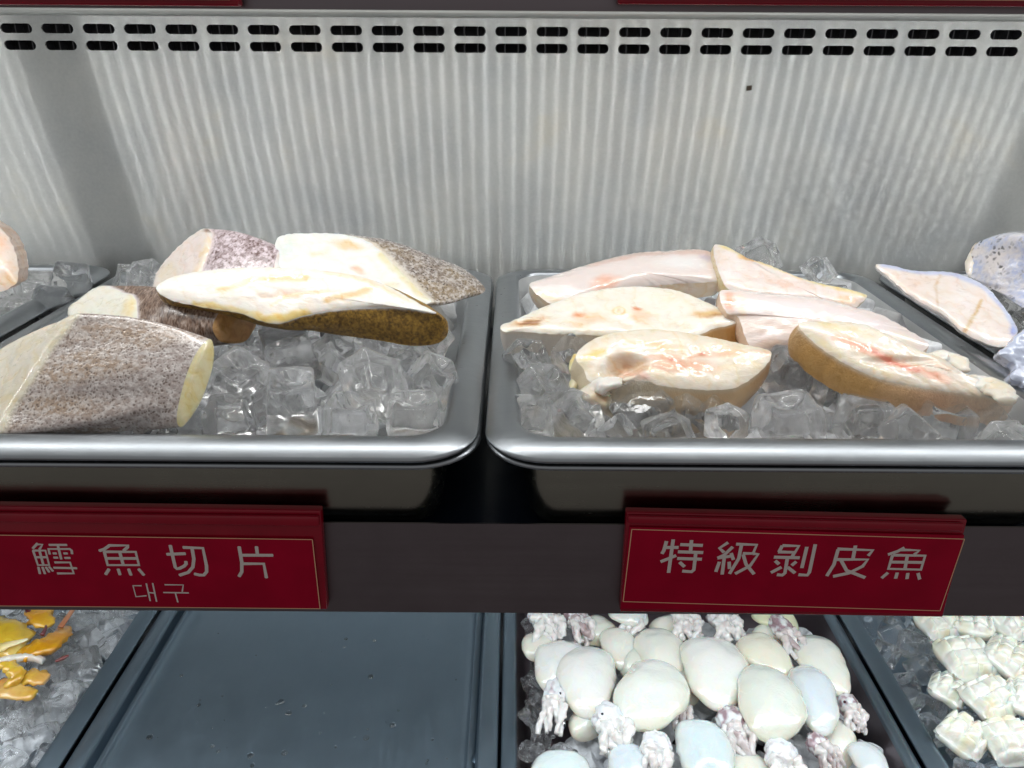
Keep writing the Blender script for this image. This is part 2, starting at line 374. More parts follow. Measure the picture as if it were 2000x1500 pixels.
def piece(name, label, cat, A, anc, n, B=None, off=None, vec=None, ancB=None, nB=None, scaleB=1.0, bulge=0.0, dome=.0015,
          flesh=M_FLESH, skin=M_CODSKIN, base='efe3cf', marks=(), backbase=None, skincol=None, edge=('f0e6d6', .10), NP=150, MR=26, M=22,
          group=None, face_name='cut_face', side_name='skin', wob=1.0, dents=(), lump=.0005, seed=None, edge_p=10, tex=.6):
    seed = seed if seed is not None else random.random()*50
    n = Vector(n).normalized(); pA = at_z(anc[0], anc[1], anc[2])
    a2 = resample(A, NP)
    a2 = [p + Vector((noise.noise(Vector((p.x/9, p.y/9, seed))), noise.noise(Vector((p.x/9, p.y/9, seed+5)))))*wob*1.6 for p in a2]
    A3 = [on_plane(p.x, p.y, pA, n) for p in a2]
    if vec is not None:
        cA = sum(A3, Vector())/NP
        B3 = [cA+(p-cA)*scaleB+Vector(vec) for p in A3]; nb = n
    else:
        nb = Vector(nB).normalized() if nB else n
        pB = at_z(*ancB) if ancB else pA-n*off
        b2 = resample(B, NP); B3 = [on_plane(p.x, p.y, pB, nb) for p in b2]
    cA = sum(A3, Vector())/NP; cB = sum(B3, Vector())/NP
    root_loc = Vector((cB.x, cB.y, min(p.z for p in B3)))
    root = thing(name, label, cat, root_loc, group)
    # skin / side
    vs, fs, cs = [], [], []
    for j in range(M+1):
        t = j/M; c = cA.lerp(cB, t); ax = (cB-cA).normalized()
        for i in range(NP):
            p = A3[i].lerp(B3[i], t); d = p-c; d -= ax*d.dot(ax); dl = d.length
            if dl > 1e-6:
                p = p + d/dl*(bulge*math.sin(math.pi*t) + math.sin(math.pi*t)*lump*tex*noise.noise(p*120+Vector((seed,0,0))))
            vs.append(p)
            if skincol: cs.append(skincol(t, a2[i].x, a2[i].y, i/NP, p))
            else:
                k = 1-smooth(t/edge[1]*(.75+.5*abs(noise.noise(p*400)))) ; cs.append((*lin(edge[0]), k))
    for j in range(M):
        for i in range(NP):
            k = (i+1) % NP; fs.append((j*NP+i, j*NP+k, (j+1)*NP+k, (j+1)*NP+i))
    mesh(side_name, vs, fs, skin, root, cols=cs)
    # caps
    for which, R3, nn, cc in ((0, A3, n, cA), (1, B3, -nb, cB)):
        if nn.dot(cA-cB)*(1 if which == 0 else -1) < 0: nn = -nn
        vs, fs, cs = [], [], []
        c2 = sum(a2, Vector((0, 0)))/NP
        rings = MR if which == 0 else 8
        for r in range(rings+1):
            s = 1-r/(rings+.5)
            for i in range(NP):
                s2 = s
                p = cc+(R3[i]-cc)*s2
                q = c2+(a2[i]-c2)*s2
                h = dome*(1-s**edge_p)
                h += lump*(1-s**8)*(noise.noise(p*70+Vector((seed,0,0)))+.5*noise.noise(p*190))
                if which == 0:
                    for (dx, dy, rx, ry, dep) in dents:
                        u = math.hypot((q.x-dx)/rx, (q.y-dy)/ry); h += dep*smooth(1.2-u)
                vs.append(p+nn*h)
                bc = lin(base if which == 0 else (backbase or base))
                cs.append(mark_eval(marks, q.x, q.y, bc, seed) if which == 0 else bc)
        for r in range(rings):
            for i in range(NP):
                k = (i+1) % NP; fs.append((r*NP+i, r*NP+k, (r+1)*NP+k, (r+1)*NP+i))
        fs.append([rings*NP+i for i in range(NP)])
        mesh(face_name, vs, fs, flesh, root, cols=cs)
    return root

def tube(name, pts, radii, mat, parent, cols, sides=12, flat=1.0, up=Vector((0,0,1)), wob=0):
    pts = [Vector(p) for p in pts]
    # refine
    fp, fr, fc = [], [], []
    n = len(pts)
    for i in range(n-1):
        p0 = pts[max(0, i-1)]; p1 = pts[i]; p2 = pts[i+1]; p3 = pts[min(n-1, i+2)]
        for j in range(6):
            t = j/6
            fp.append(.5*((2*p1)+(-p0+p2)*t+(2*p0-5*p1+4*p2-p3)*t*t+(-p0+3*p1-3*p2+p3)*t**3))
            fr.append(radii[i]*(1-t)+radii[i+1]*t); fc.append(mixc(lin(cols[i]), lin(cols[i+1]), t))
    fp.append(pts[-1]); fr.append(radii[-1]); fc.append(lin(cols[-1]))
    vs, fs, cs = [], [], []
    for i, p in enumerate(fp):
        d = (fp[min(i+1, len(fp)-1)]-fp[max(i-1, 0)]).normalized()
        s = d.cross(up); s = s.normalized() if s.length > 1e-4 else Vector((1,0,0)); u = s.cross(d)
        for k in range(sides):
            a = 2*math.pi*k/sides
            q = p+(s*math.cos(a)+u*math.sin(a)*flat)*fr[i]
            if wob: q += (q-p)*wob*noise.noise(q*260)
            vs.append(q); cs.append(fc[i])
    for i in range(len(fp)-1):
        for k in range(sides):
            l = (k+1) % sides; fs.append((i*sides+k, i*sides+l, (i+1)*sides+l, (i+1)*sides+k))
    fs.append(list(range(sides))); fs.append([(len(fp)-1)*sides+k for k in range(sides)])
    return mesh(name, vs, fs, mat, parent, cols=cs)

# ================================================================= THE CASE
WALL_Y = 0.716
def vented_wall():
    root = thing('back_wall', 'brushed steel back panel with two rows of vent slots behind the trays', 'wall', (0, WALL_Y, -.5))
    zt, zb = 0.2115, -0.42
    r1 = at_y(1000, 61.5, WALL_Y).z; r2 = at_y(1000, 94.5, WALL_Y).z
    pitch = 0.03535; sw, sh = .0272, .0076
    x0 = at_y(958, 62, WALL_Y).x + pitch/2 - pitch*16; nslot = 33
    zm = (r1+r2)/2; zlo, zhi = r2-.0095, r1+.0095
    vs, fs, uv = [], [], []
    def V(x, z):
        vs.append((x, WALL_Y, z)); uv.append((x*2, z*2)); return len(vs)-1
    def quad(xa, xb, za, zb_):
        fs.append([V(xa, za), V(xb, za), V(xb, zb_), V(xa, zb_)])
    def cell(cx, za, zb_, cz):
        NN = 32; xa, xb = cx-pitch/2, cx+pitch/2
        inner, outer = [], []
        for k in range(NN):
            a = 2*math.pi*(k+.5)/NN; ca, sa = math.cos(a), math.sin(a)
            hx = sw/2-sh/2; ix = (hx if ca > 0 else -hx)+ca*sh/2; iz = sa*sh/2
            inner.append((cx+ix, cz+iz))
            # outward to the cell's edge, by direction from the slot centre
            dx, dz = ix, iz*2.2
            tx = (pitch/2)/abs(dx) if abs(dx) > 1e-9 else 1e9
            tz = ((zb_-cz) if dz > 0 else (cz-za))/abs(dz) if abs(dz) > 1e-9 else 1e9
            t = min(tx, tz); outer.append((cx+dx*t, cz+dz*t))
        ii = [V(*p) for p in inner]; oo = [V(*p) for p in outer]
        # depth lip of the slot
        jj = []
        for p in inner: vs.append((p[0], WALL_Y+.0012, p[1])); uv.append((p[0]*2, p[1]*2)); jj.append(len(vs)-1)
        for k in range(NN):
            l = (k+1) % NN; fs.append([ii[k], ii[l], oo[l], oo[k]]); fs.append([jj[k], jj[l], ii[l], ii[k]])
            (ax, az), (bx, bz) = outer[k], outer[l]
            if abs(ax-bx) > 1e-7 and abs(az-bz) > 1e-7:      # corner triangle
                cxn = (cx+pitch/2) if (ax+bx)/2 > cx else (cx-pitch/2); czn = zb_ if (az+bz)/2 > cz else za
                fs.append([oo[k], oo[l], V(cxn, czn)])
    for i in range(nslot):
        c = x0+pitch*i; cell(c, zlo, zm, r2); cell(c, zm, zhi, r1)
    XL, XR = x0-pitch/2, x0+pitch*(nslot-.5)
    quad(-1.2, XL, zlo, zhi); quad(XR, 1.2, zlo, zhi)
    quad(-1.2, 1.2, zb, zlo); quad(-1.2, 1.2, zhi, zt)
    mesh('wall_panel', vs, fs, M_WALL, root, smooth_=False, uvs=uv)
    # rolled steel lip along the top
    pts = [(-1.2, WALL_Y-.002, zt+.0012), (1.2, WALL_Y-.002, zt+.0012)]
    vs2, fs2, uv2 = [], [], []
    for i, x in enumerate((-1.2, 1.2)):
        for k in range(9):
            a = math.pi*k/8-math.pi/2
            vs2.append((x, WALL_Y-.0045*math.cos(a)-.0004, zt+.0045+.0045*math.sin(a))); uv2.append((x*2, k*.01))
    for k in range(8): fs2.append([k, k+1, 9+k+1, 9+k])
    mesh('top_lip', vs2, fs2, M_CEIL, root, uvs=uv2)
    # speck of dirt on the panel
    c = at_y(1463, 172, WALL_Y)
    vs3, fs3 = box_geo(c.x-.0022, c.x+.0020, WALL_Y-.0022, WALL_Y-.0002, c.z-.0018, c.z+.0022, .0008)
    vs3 = [Vector(v)+Vector((noise.noise(Vector(v)*900), noise.noise(Vector(v)*900+Vector((5,0,0))), noise.noise(Vector(v)*900+Vector((9,0,0)))))*.0008 for v in vs3]
    mesh('dirt_speck', vs3, fs3, simple('dirt', (.05, .035, .02), .8), root)
    # duct behind the slots
    d = thing('cooling_coil', 'dark evaporator coil with thin fins behind the vent slots', 'coil', (0, WALL_Y+.03, .15))
    box('duct', -1.2, 1.2, WALL_Y+.034, WALL_Y+.04, .10, .26, M_BLACK, d)
    vs, fs = [], []
    x = XL
    while x < XR:
        g = box_geo(x, x+.0009, WALL_Y+.008, WALL_Y+.02, .16, .206); k0 = len(vs)
        vs += g[0]; fs += [[i+k0 for i in f] for f in g[1]]; x += pitch/3
    o = mesh('fin', vs, fs, M_FIN, d, smooth_=False); o['kind'] = 'stuff'
vented_wall()

def shelf(zc, name, label, lipz, sy=0.360, fh=0.066):
    root = thing(name, label, 'shelf', (0, sy, zc-.01))
    box('deck', -1.2, 1.2, sy+.0012, WALL_Y-.004, zc-.003, zc, M_DECK, root)
    box('underside', -1.2, 1.2, sy+.0016, WALL_Y-.004, zc-.012, zc-.004, M_CEIL, root)
    box('front_panel', -1.2, 1.2, sy-.0012, sy, lipz-fh, lipz, M_FASCIA, root)
    return root
LIP = at_y(950, 1021, .360).z; LIPB = at_y(950, 1194, .360).z
DECK = LIP-.010
shelf(DECK, 'display_shelf', 'steel shelf with grey front panel carrying the cod and filefish trays', LIP, fh=LIP-LIPB)
UB = at_y(1000, 21, .360).z
shelf(UB+LIP-LIPB-.01, 'display_shelf', 'upper steel shelf whose lower edge shows along the top of the view', UB+LIP-LIPB, fh=LIP-LIPB)
R2 = -0.325
shelf(R2-.075, 'display_shelf', 'lower shelf under the squid tray and the empty tray', R2-.065, sy=.33, fh=.066)

# the strip housings the lamps sit in
for (y, z, nm) in ((UP_Y, UP_Z+.006, 'slim lamp channel under the upper shelf'), (0.405, -.096, 'slim lamp channel under the middle shelf')):
    t = setp(box('lamp_channel', -1.2, 1.2, y-.010, y+.010, z-.003, z+.003, M_FASCIA), nm, 'lamp')

def rrect(x0, x1, y0, y1, r, K=8):
    out = []
    for cx, cy_, a0 in ((x1-r, y1-r, 0), (x0+r, y1-r, 90), (x0+r, y0+r, 180), (x1-r, y0+r, 270)):
        for k in range(K+1):
            a = math.radians(a0+90*k/K); out.append((cx+r*math.cos(a), cy_+r*math.sin(a)))
    return out
def tray(label, x0, x1, y0, y1, z, depth, mat_in, mat_out, cat='tray', group=None, rw=.019, R=.034, shift=(0, 0), name='steel_tray', nest=0):
    x0 += shift[0]; x1 += shift[0]; y0 += shift[1]; y1 += shift[1]
    root = thing(name, label, cat, ((x0+x1)/2, (y0+y1)/2, z-depth), group)
    prof_rim = [(.0008, -.0066), (0, -.0058), (.0001, -.0050)]+[(rw*q, -.0048*(1-q)**2.6+.0002) for q in (.02, .07, .14, .24, .36, .5, .68, .86)]+[(rw-.0008, -.0002), (rw, -.0012), (rw+.0010, -.0036)]
    prof_body = [(rw+.0010, -.0036), (rw+.0016, -.010), (rw+.0045, -.030), (rw+.0075, -depth+.012), (rw+.009, -depth+.006), (rw+.012, -depth+.0022), (rw+.017, -depth+.0004), (rw+.024, -depth)]
    prof_body = [(a-nest, b) if i > 1 else (a, b) for i, (a, b) in enumerate(prof_body)]
    def loft(name, prof, mat, floor):
        vs, fs = [], []; n = 36
        for ins, dz in prof:
            r = max(.010, R-ins*.72)
            for (x, y) in rrect(x0+ins, x1-ins, y0+ins, y1-ins, r): vs.append((x, y, z+dz+.0007*noise.noise(Vector((x*9, y*9, z*7+ins*3)))))
        n = len(vs)//len(prof)
        for j in range(len(prof)-1):
            for i in range(n):
                k = (i+1) % n; fs.append((j*n+i, j*n+k, (j+1)*n+k, (j+1)*n+i))
        if floor: fs.append([(len(prof)-1)*n+i for i in range(n)])
        mesh(name, vs, fs, mat, root)
    loft('rim', prof_rim, mat_in, False); loft('basin', prof_body, mat_out, True)
    return root
X0, X1, X2, XM = -.366, -.0165, .333, -.720
TY0, TY1 = .3395, .700
G = .0030
tray('steel tray under the speckled cod pieces, heaped with ice', X0+G, X1-G*.6, TY0, TY1, 0, .060, M_RIM, M_BASIN)
tray('steel tray nested beneath the cod tray', X0+G, X1-G*.6, TY0, TY1, -.0050, .060, M_RIM, M_BODY, shift=(.0012, .0015), nest=.0028)
tray('steel tray holding six pale skinned fish pieces on ice', X1+G*.6, X2-G, TY0, TY1, 0, .060, M_RIM, M_BASIN)
tray('steel tray nested beneath the pale skinned fish tray', X1+G*.6, X2-G, TY0, TY1, -.0050, .060, M_RIM, M_BODY, shift=(.0006, .0015), nest=.0028)
tray('steel tray at the far left with a pink fish piece', XM+G, X0-G, TY0, TY1, 0.001, .060, M_RIM, M_BASIN)
tray('steel tray at the far right with silver skinned fish', X2+G, X2+.349, TY0, TY1, 0.001, .060, M_RIM, M_BASIN)
# lower shelf
LX0, LX1, LX2 = -.352, -.0075, .328
LY0, LY1 = .335, .690
tray('lower tray of ice and yellow shellfish at bottom left', LX0-.345, LX0-.002, LY0, LY1, R2, .05, M_DARKTRAY, M_DARKTRAY, rw=.016)
tray('empty dark steel tray below the cod label', LX0+.002, LX1-.002, LY0, LY1, R2, .016, M_DARKTRAY, M_DARKTRAY, rw=.016, R=.02)
tray('lower tray packed with baby squid', LX1+.0005, LX2-.002, LY0, LY1, R2, .05, M_DARKTRAY, M_FASCIA, rw=.012)
tray('lower tray of scored white squid chunks at bottom right', LX2+.002, LX2+.347, LY0, LY1, R2, .05, M_DARKTRAY, M_DARKTRAY, rw=.016)

# ================================================================= ICE
def cube_mesh(seed, size, irregular=.0):
    rnd = random.Random(seed); n = 12
    bm = bmesh.new(); bmesh.ops.create_cube(bm, size=2)
    bmesh.ops.subdivide_edges(bm, edges=bm.edges[:], cuts=n-1, use_grid_fill=True)
    sx, sy, sz = rnd.uniform(.86, 1.1), rnd.uniform(.86, 1.1), rnd.uniform(.8, 1.05)
    dish = rnd.choice((0, 1, 1))
    for v in bm.verts:
        c = v.co.copy(); rr = .20+irregular*.4
        core = Vector([max(-1+rr, min(1-rr, q)) for q in c]); d = c-core
        if d.length > 1e-6: c = core+d.normalized()*min(rr, d.length if d.length < rr else rr)
        if dish and c.z > .5:
            q = math.hypot(c.x, c.y); c.z -= .42*smooth(1.05-q)*smooth((c.z-.5)*3)
        c.x *= 1-.10*c.z*rnd.random() if False else 1-.07*c.z; c.y *= 1-.07*c.z
        nz = Vector((noise.noise(c*1.1+Vector((seed*3.1, 0, 0))), noise.noise(c*1.1+Vector((0, seed*2.3, 0))), noise.noise(c*1.1+Vector((0, 0, seed*1.7)))))
        c += nz*(.09+irregular)
        v.co = Vector((c.x*sx, c.y*sy, c.z*sz))*size/2
    me = bpy.data.meshes.new('ice_cube'); bm.to_mesh(me); bm.free()
    me.polygons.foreach_set('use_smooth', [True]*len(me.polygons)); me.materials.append(M_ICE)
    return me
CUBES = [cube_mesh(i+1, .0268) for i in range(7)]
LUMPS = [cube_mesh(i+40, .0245, .28) for i in range(6)]
for m_ in LUMPS: m_.materials[0] = M_ICE2
def ice(loc, rot, me, label, group=None, sc=1.0):
    o = bpy.data.objects.new('ice_cube', me); COL.objects.link(o); o.location = loc; o.rotation_euler = rot; o.scale = (sc, sc, sc)
    return setp(o, label, 'ice', group)
HERO = []
M_BEDICE = ice_mat('whitened_bed_ice', (1, 1, 1), .3, .05, .25, .65)  # lower ice made white so the clear cubes above look brighter
def hero(px, py, z, label, rot, sizepx, k):
    p = at_z(px, py, z); HERO.append(p)
    ice(p, rot, CUBES[k % 7], label, None, sizepx*px_size(p)/.0268)
R_ = math.radians
hero(570, 782, .000, 'big bright ice cube standing at the front middle of the cod tray', (R_(8), R_(4), R_(14)), 104, 0)
hero(732, 748, .006, 'tilted ice cube balanced on a corner near the right end of the cod tray', (R_(38), R_(32), R_(40)), 98, 1)
hero(462, 742, .004, 'ice cube leaning right beside the big speckled cod piece', (R_(12), R_(24), R_(-18)), 98, 2)
hero(450, 818, -.010, 'ice cube at the front rim between the big cod piece and the bright cube', (R_(3), R_(-4), R_(6)), 92, 3)
hero(683, 822, -.010, 'cloudy ice cube at the front rim below the tilted cube', (R_(2), R_(3), R_(-5)), 90, 4)
hero(808, 815, -.009, 'ice cube in the front right corner of the cod tray', (R_(4), R_(6), R_(14)), 92, 5)
hero(563, 690, .004, 'ice cube under the golden skinned cod steak, its top outlined by a bright line', (R_(15), R_(-8), R_(24)), 100, 6)
hero(845, 742, -.002, 'ice cube against the right wall of the cod tray', (R_(12), R_(30), R_(20)), 82, 0)
hero(835, 655, -.002, 'ice cube at the right wall under the tip of the golden cod steak', (R_(34), R_(20), R_(60)), 70, 1)
hero(648, 700, -.004, 'ice cube behind the bright cube under the golden cod steak', (R_(20), R_(40), R_(20)), 76, 2)
hero(500, 660, .000, 'ice cube between the big cod piece and the golden steak', (R_(30), R_(10), R_(50)), 82, 3)
hero(430, 700, -.006, 'ice cube wedged against the cut end of the big cod piece', (R_(50), R_(20), R_(10)), 80, 4)
hero(745, 680, -.006, 'ice cube touching the underside of the golden cod steak', (R_(45), R_(5), R_(45)), 74, 5)
hero(258, 552, .004, 'small pile-top ice cube at the back left of the cod tray', (R_(10), R_(15), R_(30)), 62, 6)
hero(290, 545, .006, 'ice cube behind the middle cod piece by the back rim', (R_(30), R_(5), R_(60)), 58, 0)
hero(1245, 808, -.010, 'large round ice cube under the front fish steak', (R_(14), R_(-20), R_(28)), 108, 1)
hero(1555, 735, .000, 'ice cube between the front steak and the golden skinned slice', (R_(5), R_(8), R_(6)), 104, 2)
hero(1690, 822, -.011, 'square ice cube at the front rim below the golden skinned slice', (R_(4), R_(2), R_(4)), 98, 3)
hero(1838, 830, -.013, 'ice cube at the front rim under the flap of the golden skinned slice', (R_(2), R_(5), R_(-4)), 92, 4)
hero(1540, 825, -.011, 'wide ice cube at the front rim right of the round cube', (R_(2), R_(-4), R_(8)), 104, 5)
hero(1420, 828, -.008, 'small pointed ice chip at the front rim under the front steak', (R_(40), R_(30), R_(10)), 66, 6)
hero(1060, 765, -.004, 'ice cube near the left wall of the pale fish tray', (R_(24), R_(14), R_(30)), 84, 0)
hero(1130, 815, -.008, 'ice cube in front of the belly flap at the left front rim', (R_(18), R_(28), R_(12)), 84, 2)
hero(1040, 815, -.010, 'ice cube in the left front corner of the pale fish tray', (R_(5), R_(12), R_(20)), 80, 3)
hero(1030, 705, .000, 'ice cube under the left tip of the ringed steak', (R_(35), R_(14), R_(30)), 66, 4)
hero(1120, 700, .002, 'ice cube between the ringed steak and the front steak', (R_(30), R_(35), R_(12)), 66, 5)
hero(1482, 505, .022, 'clear ice chip standing up behind the pale fish pieces', (R_(48), R_(22), R_(35)), 66, 6)
hero(1600, 530, .010, 'ice chip at the back rim of the pale fish tray', (R_(40), R_(10), R_(35)), 46, 1)
hero(1630, 590, .012, 'flat ice cube under the tip of the back right fillet', (R_(20), R_(4), R_(5)), 58, 2)
hero(70, 565, .000, 'ice cube right under the pink fish piece at far left', (R_(8), R_(5), R_(12)), 66, 3)
hero(140, 553, .004, 'ice cube in the back right corner of the far left tray', (R_(25), R_(10), R_(20)), 62, 4)
hero(105, 590, -.003, 'ice cube against the right wall of the far left tray', (R_(15), R_(20), R_(50)), 56, 5)
hero(1975, 590, .000, 'ice cube between the two silver skinned fish pieces', (R_(15), R_(10), R_(10)), 70, 6)

def inpoly(x, y, poly):
    c = False; n = len(poly)
    for i in range(n):
        (ax, ay), (bx, by) = poly[i], poly[(i+1) % n]
        if (ay > y) != (by > y) and x < (bx-ax)*(y-ay)/(by-ay)+ax: c = not c
    return c
def to_px(p):
    q = ROT.transposed() @ (Vector(p)-CAM); return W_PX/2+q.x/-q.z*F_PX, H_PX/2-q.y/-q.z*F_PX
def scatter(x0, x1, y0, y1, z, step, meshes, label, group, keep=lambda x, y: True, jz=.004, sc=(.9, 1.05), rotj=1.2, cover=(), bedlabel='ice out of sight'):
    vs, fs = [], []
    y = y0+step/2; row = 0
    while y < y1:
        x = x0+step/2+(row % 2)*step*.5
        while x < x1:
            px, py = x+random.uniform(-.25, .25)*step, y+random.uniform(-.25, .25)*step
            p = Vector((px, py, z+random.uniform(-jz, jz)))
            if keep(px, py) and all((p-h).length > .023 for h in HERO):
                rot = (random.uniform(-rotj, rotj), random.uniform(-rotj, rotj), random.uniform(0, 6)); me = random.choice(meshes); k_ = random.uniform(*sc)
                u, v = to_px(p)
                if -60 < u < 2060 and -50 < v < 1550 and not any(inpoly(u, v, c) for c in cover) and label:
                    ice(p, rot, me, label, group, k_)
                else:
                    R = Matrix.LocRotScale(p, Matrix.Rotation(rot[2], 3, 'Z')@Matrix.Rotation(rot[0], 3, 'X'), Vector((k_,)*3)); k = len(vs)
                    vs += [R@q.co for q in me.vertices]; fs += [[i+k for i in f.vertices] for f in me.polygons]
            x += step
        y += step*.92; row += 1
    if vs: setp(mesh('ice_bed', vs, fs, M_BEDICE if label is None or cover else meshes[0].materials[0], recalc=False), bedlabel, 'ice', kind='stuff')
COVER_L = [[(-60,700),(130,620),(300,470),(400,440),(700,460),(940,540),(930,580),(868,650),(640,640),(500,640),(410,672),(400,740),(340,820),(-60,850)]]
COVER_R = [[(985,640),(1060,560),(1380,490),(1420,490),(1680,575),(1820,670),(1960,760),(1960,800),(1760,760),(1560,690),(1490,700),(1480,770),(1340,770),(1150,750),(1130,660)]]
def bed(name, label, x0, x1, y0, y1, z, step, layers=2):
    """the ice one cannot tell apart underneath: one object"""
    vs, fs = [], []
    src = []
    for m_ in LUMPS: src.append(([v.co.copy() for v in m_.vertices], [tuple(p.vertices) for p in m_.polygons]))
    for L in range(layers):
        y = y0+step/2
        while y < y1:
            x = x0+step/2+L*step/2
            while x < x1-step/3:
                R = Matrix.Rotation(random.uniform(0, 6), 3, (random.random(), random.random(), random.random()+.1))
                g = random.choice(src); k = len(vs); c = Vector((x+random.uniform(-.2, .2)*step, y+random.uniform(-.2, .2)*step, z-L*step*.8+random.uniform(-.002, .002)))
                vs += [R@v+c for v in g[0]]; fs += [[i+k for i in f] for f in g[1]]; x += step
            y += step
    o = mesh(name, vs, fs, M_BEDICE, recalc=False); setp(o, label, 'ice', kind='stuff'); return o
IW = .027
bed('ice_bed', 'deeper whitened ice filling the cod tray', X0+.052, X1-.052, TY0+.054, TY1-.05, -.036, .0255, 1)
bed('ice_bed', 'deeper whitened ice filling the pale skinned fish tray', X1+.052, X2-.052, TY0+.054, TY1-.05, -.036, .0255, 1)
scatter(X0+.033, X1-.033, TY0+.031, TY1-.033, -.0135, .0272, CUBES, 'clear ice cube lying among others in the cod tray', 'ice cubes in the cod tray', cover=COVER_L, bedlabel='ice packed beneath the cod pieces')
scatter(X1+.033, X2-.033, TY0+.031, TY1-.033, -.0135, .0272, CUBES, 'clear ice cube lying among others under the pale skinned fish', 'ice cubes in the pale skinned fish tray', cover=COVER_R, bedlabel='ice packed beneath the pale skinned fish')
scatter(XM+.20, X0-IW, .46, TY1-IW-.02, -.016, .0272, CUBES, 'clear ice cube lying in the far left tray', 'ice cubes in the far left tray', bedlabel='ice further left in the far left tray')
scatter(X2+IW, X2+.20, .42, TY1-IW-.02, -.020, .0275, CUBES, 'clear ice cube lying in the far right tray', 'ice cubes in the far right tray', bedlabel='ice further right in the far right tray')
scatter(LX0-.17, LX0-.022, .40, .62, R2-.010, .0235, CUBES, 'rounded wet ice lump among the yellow shellfish', 'ice lumps in the bottom left tray', jz=.006, sc=(.7,.95), bedlabel='ice further back under the cod label')
bed('ice_bed', 'deeper ice under the yellow shellfish', LX0-.20, LX0-.022, .38, .63, R2-.030, .023, 1)
scatter(LX1+.018, LX1+.05, .40, .61, R2-.016, .020, LUMPS, 'melting ice lump along the left wall of the squid tray', 'ice lumps beside the squid', sc=(.7, .85), bedlabel='ice at the back left of the squid tray')
scatter(LX1+.05, LX2-.022, .40, .61, R2-.026, .024, LUMPS, None, None, sc=(.8, .95), bedlabel='melting ice under the baby squid')
scatter(LX2+.024, LX2+.16, .41, .61, R2-.012, .0245, CUBES, 'wet ice lump beside the scored squid chunks', 'ice lumps in the bottom right tray', jz=.006, sc=(.75,.95), bedlabel='ice under the scored squid chunks')

# ================================================================= COD TRAY
GC = 'cod pieces on ice'
WH = 'f0e8d6'
piece('cod_piece', 'big speckled grey brown cod piece lying skin up at the front left', 'fish',
      [(150,612),(118,626),(60,650),(0,682),(-80,735),(-130,810),(-100,852),(-40,858),(0,846),(22,800),(60,745),(100,682),(132,640)],
      (60,740,.020), (-.5,-.45,.74),
      B=[(410,662),(418,682),(416,712),(404,752),(389,790),(366,824),(352,834),(345,818),(352,775),(368,722),(388,682)],
      ancB=(385,740,.018), nB=(.85,-.42,.25), bulge=.004, skin=M_CODSKIN, base='efe6d2',
      marks=[('e',20,780,40,60,30,'f5e6c4',.5),('l',[(140,640),(60,760),(10,840)],7,'f0dcae',.6),('e',-20,720,60,20,-30,'f7f2e8',.6)], backbase='e8dcae', edge=('eee6d0',.035), M=40, dome=.002, wob=.5, group=None, seed=1)
piece('cod_piece', 'small cod piece half hidden behind the big speckled one, with mottled brown skin', 'fish',
      [(205,558),(180,565),(155,584),(134,601),(140,622),(200,645),(262,650),(268,612),(262,580),(240,571)],
      (200,600,.026), (-.35,-.5,.8),
      B=[(440,600),(470,612),(500,628),(492,650),(476,668),(440,670),(425,662),(415,640),(425,615)],
      ancB=(455,640,.022), nB=(.8,-.5,.2), bulge=.006, skin=M_CODBROWN, base='eeece0',
      marks=[('e',255,605,14,30,10,'f0d9a0',.7)], backbase='b98f5a', edge=('eae0e0',.05), M=34, seed=2)  # brown of the far cut end is its shade, put into the colour
piece('cod_piece', 'cod piece with mauve speckled skin at the back left of its tray', 'fish',
      [(405,447),(385,452),(345,485),(310,525),(299,555),(302,574),(325,582),(352,564),(386,540),(404,502),(412,475),(414,456)],
      (360,520,.040), (-.45,-.6,.66),
      B=[(548,488),(575,492),(605,510),(615,545),(600,575),(560,582),(540,575),(534,555),(535,532),(538,508)],
      ancB=(570,530,.040), nB=(.7,-.5,.5), bulge=.004, skin=M_CODMAUVE, base='efe2dc',
      marks=[('e',330,540,20,40,30,'f4ead8',.7),('l',[(410,470),(385,540),(340,572)],7,'f2dfc0',.6),('E',408,450,12,6,0,'6b5a4a',.8)], edge=('f0e0dc',.05), M=30, seed=3)
piece('cod_piece', 'broad white cod steak with grey skin at the back, its tip over the right rim', 'fish',
      [(560,458),(610,455),(670,458),(715,470),(745,492),(785,532),(822,570),(842,590),(800,595),(740,582),(660,572),(580,548),(546,520),(537,492),(540,468)],
      (680,520,.044), (.12,-.62,.78),
      B=[(640,472),(700,474),(780,486),(850,502),(905,525),(944,558),(942,573),(900,586),(845,598),(800,602),(740,592),(660,577),(600,552),(580,522),(600,490)],
      off=.020, bulge=.004, skin=M_CODGREY, base='f2f2ee',
      marks=[('l',[(745,500),(790,545),(830,585)],10,'f2e4b8',.7),('e',680,482,34,12,10,'ecc890',.7),('e',700,530,16,8,20,'eeb490',.7),('e',560,490,26,30,0,'dfe9e6',.7),('l',[(610,500),(640,492)],7,'f5e4c8',.5),('e',765,560,16,10,0,'f6e2b4',.5)], backbase='b79d60', seed=4)
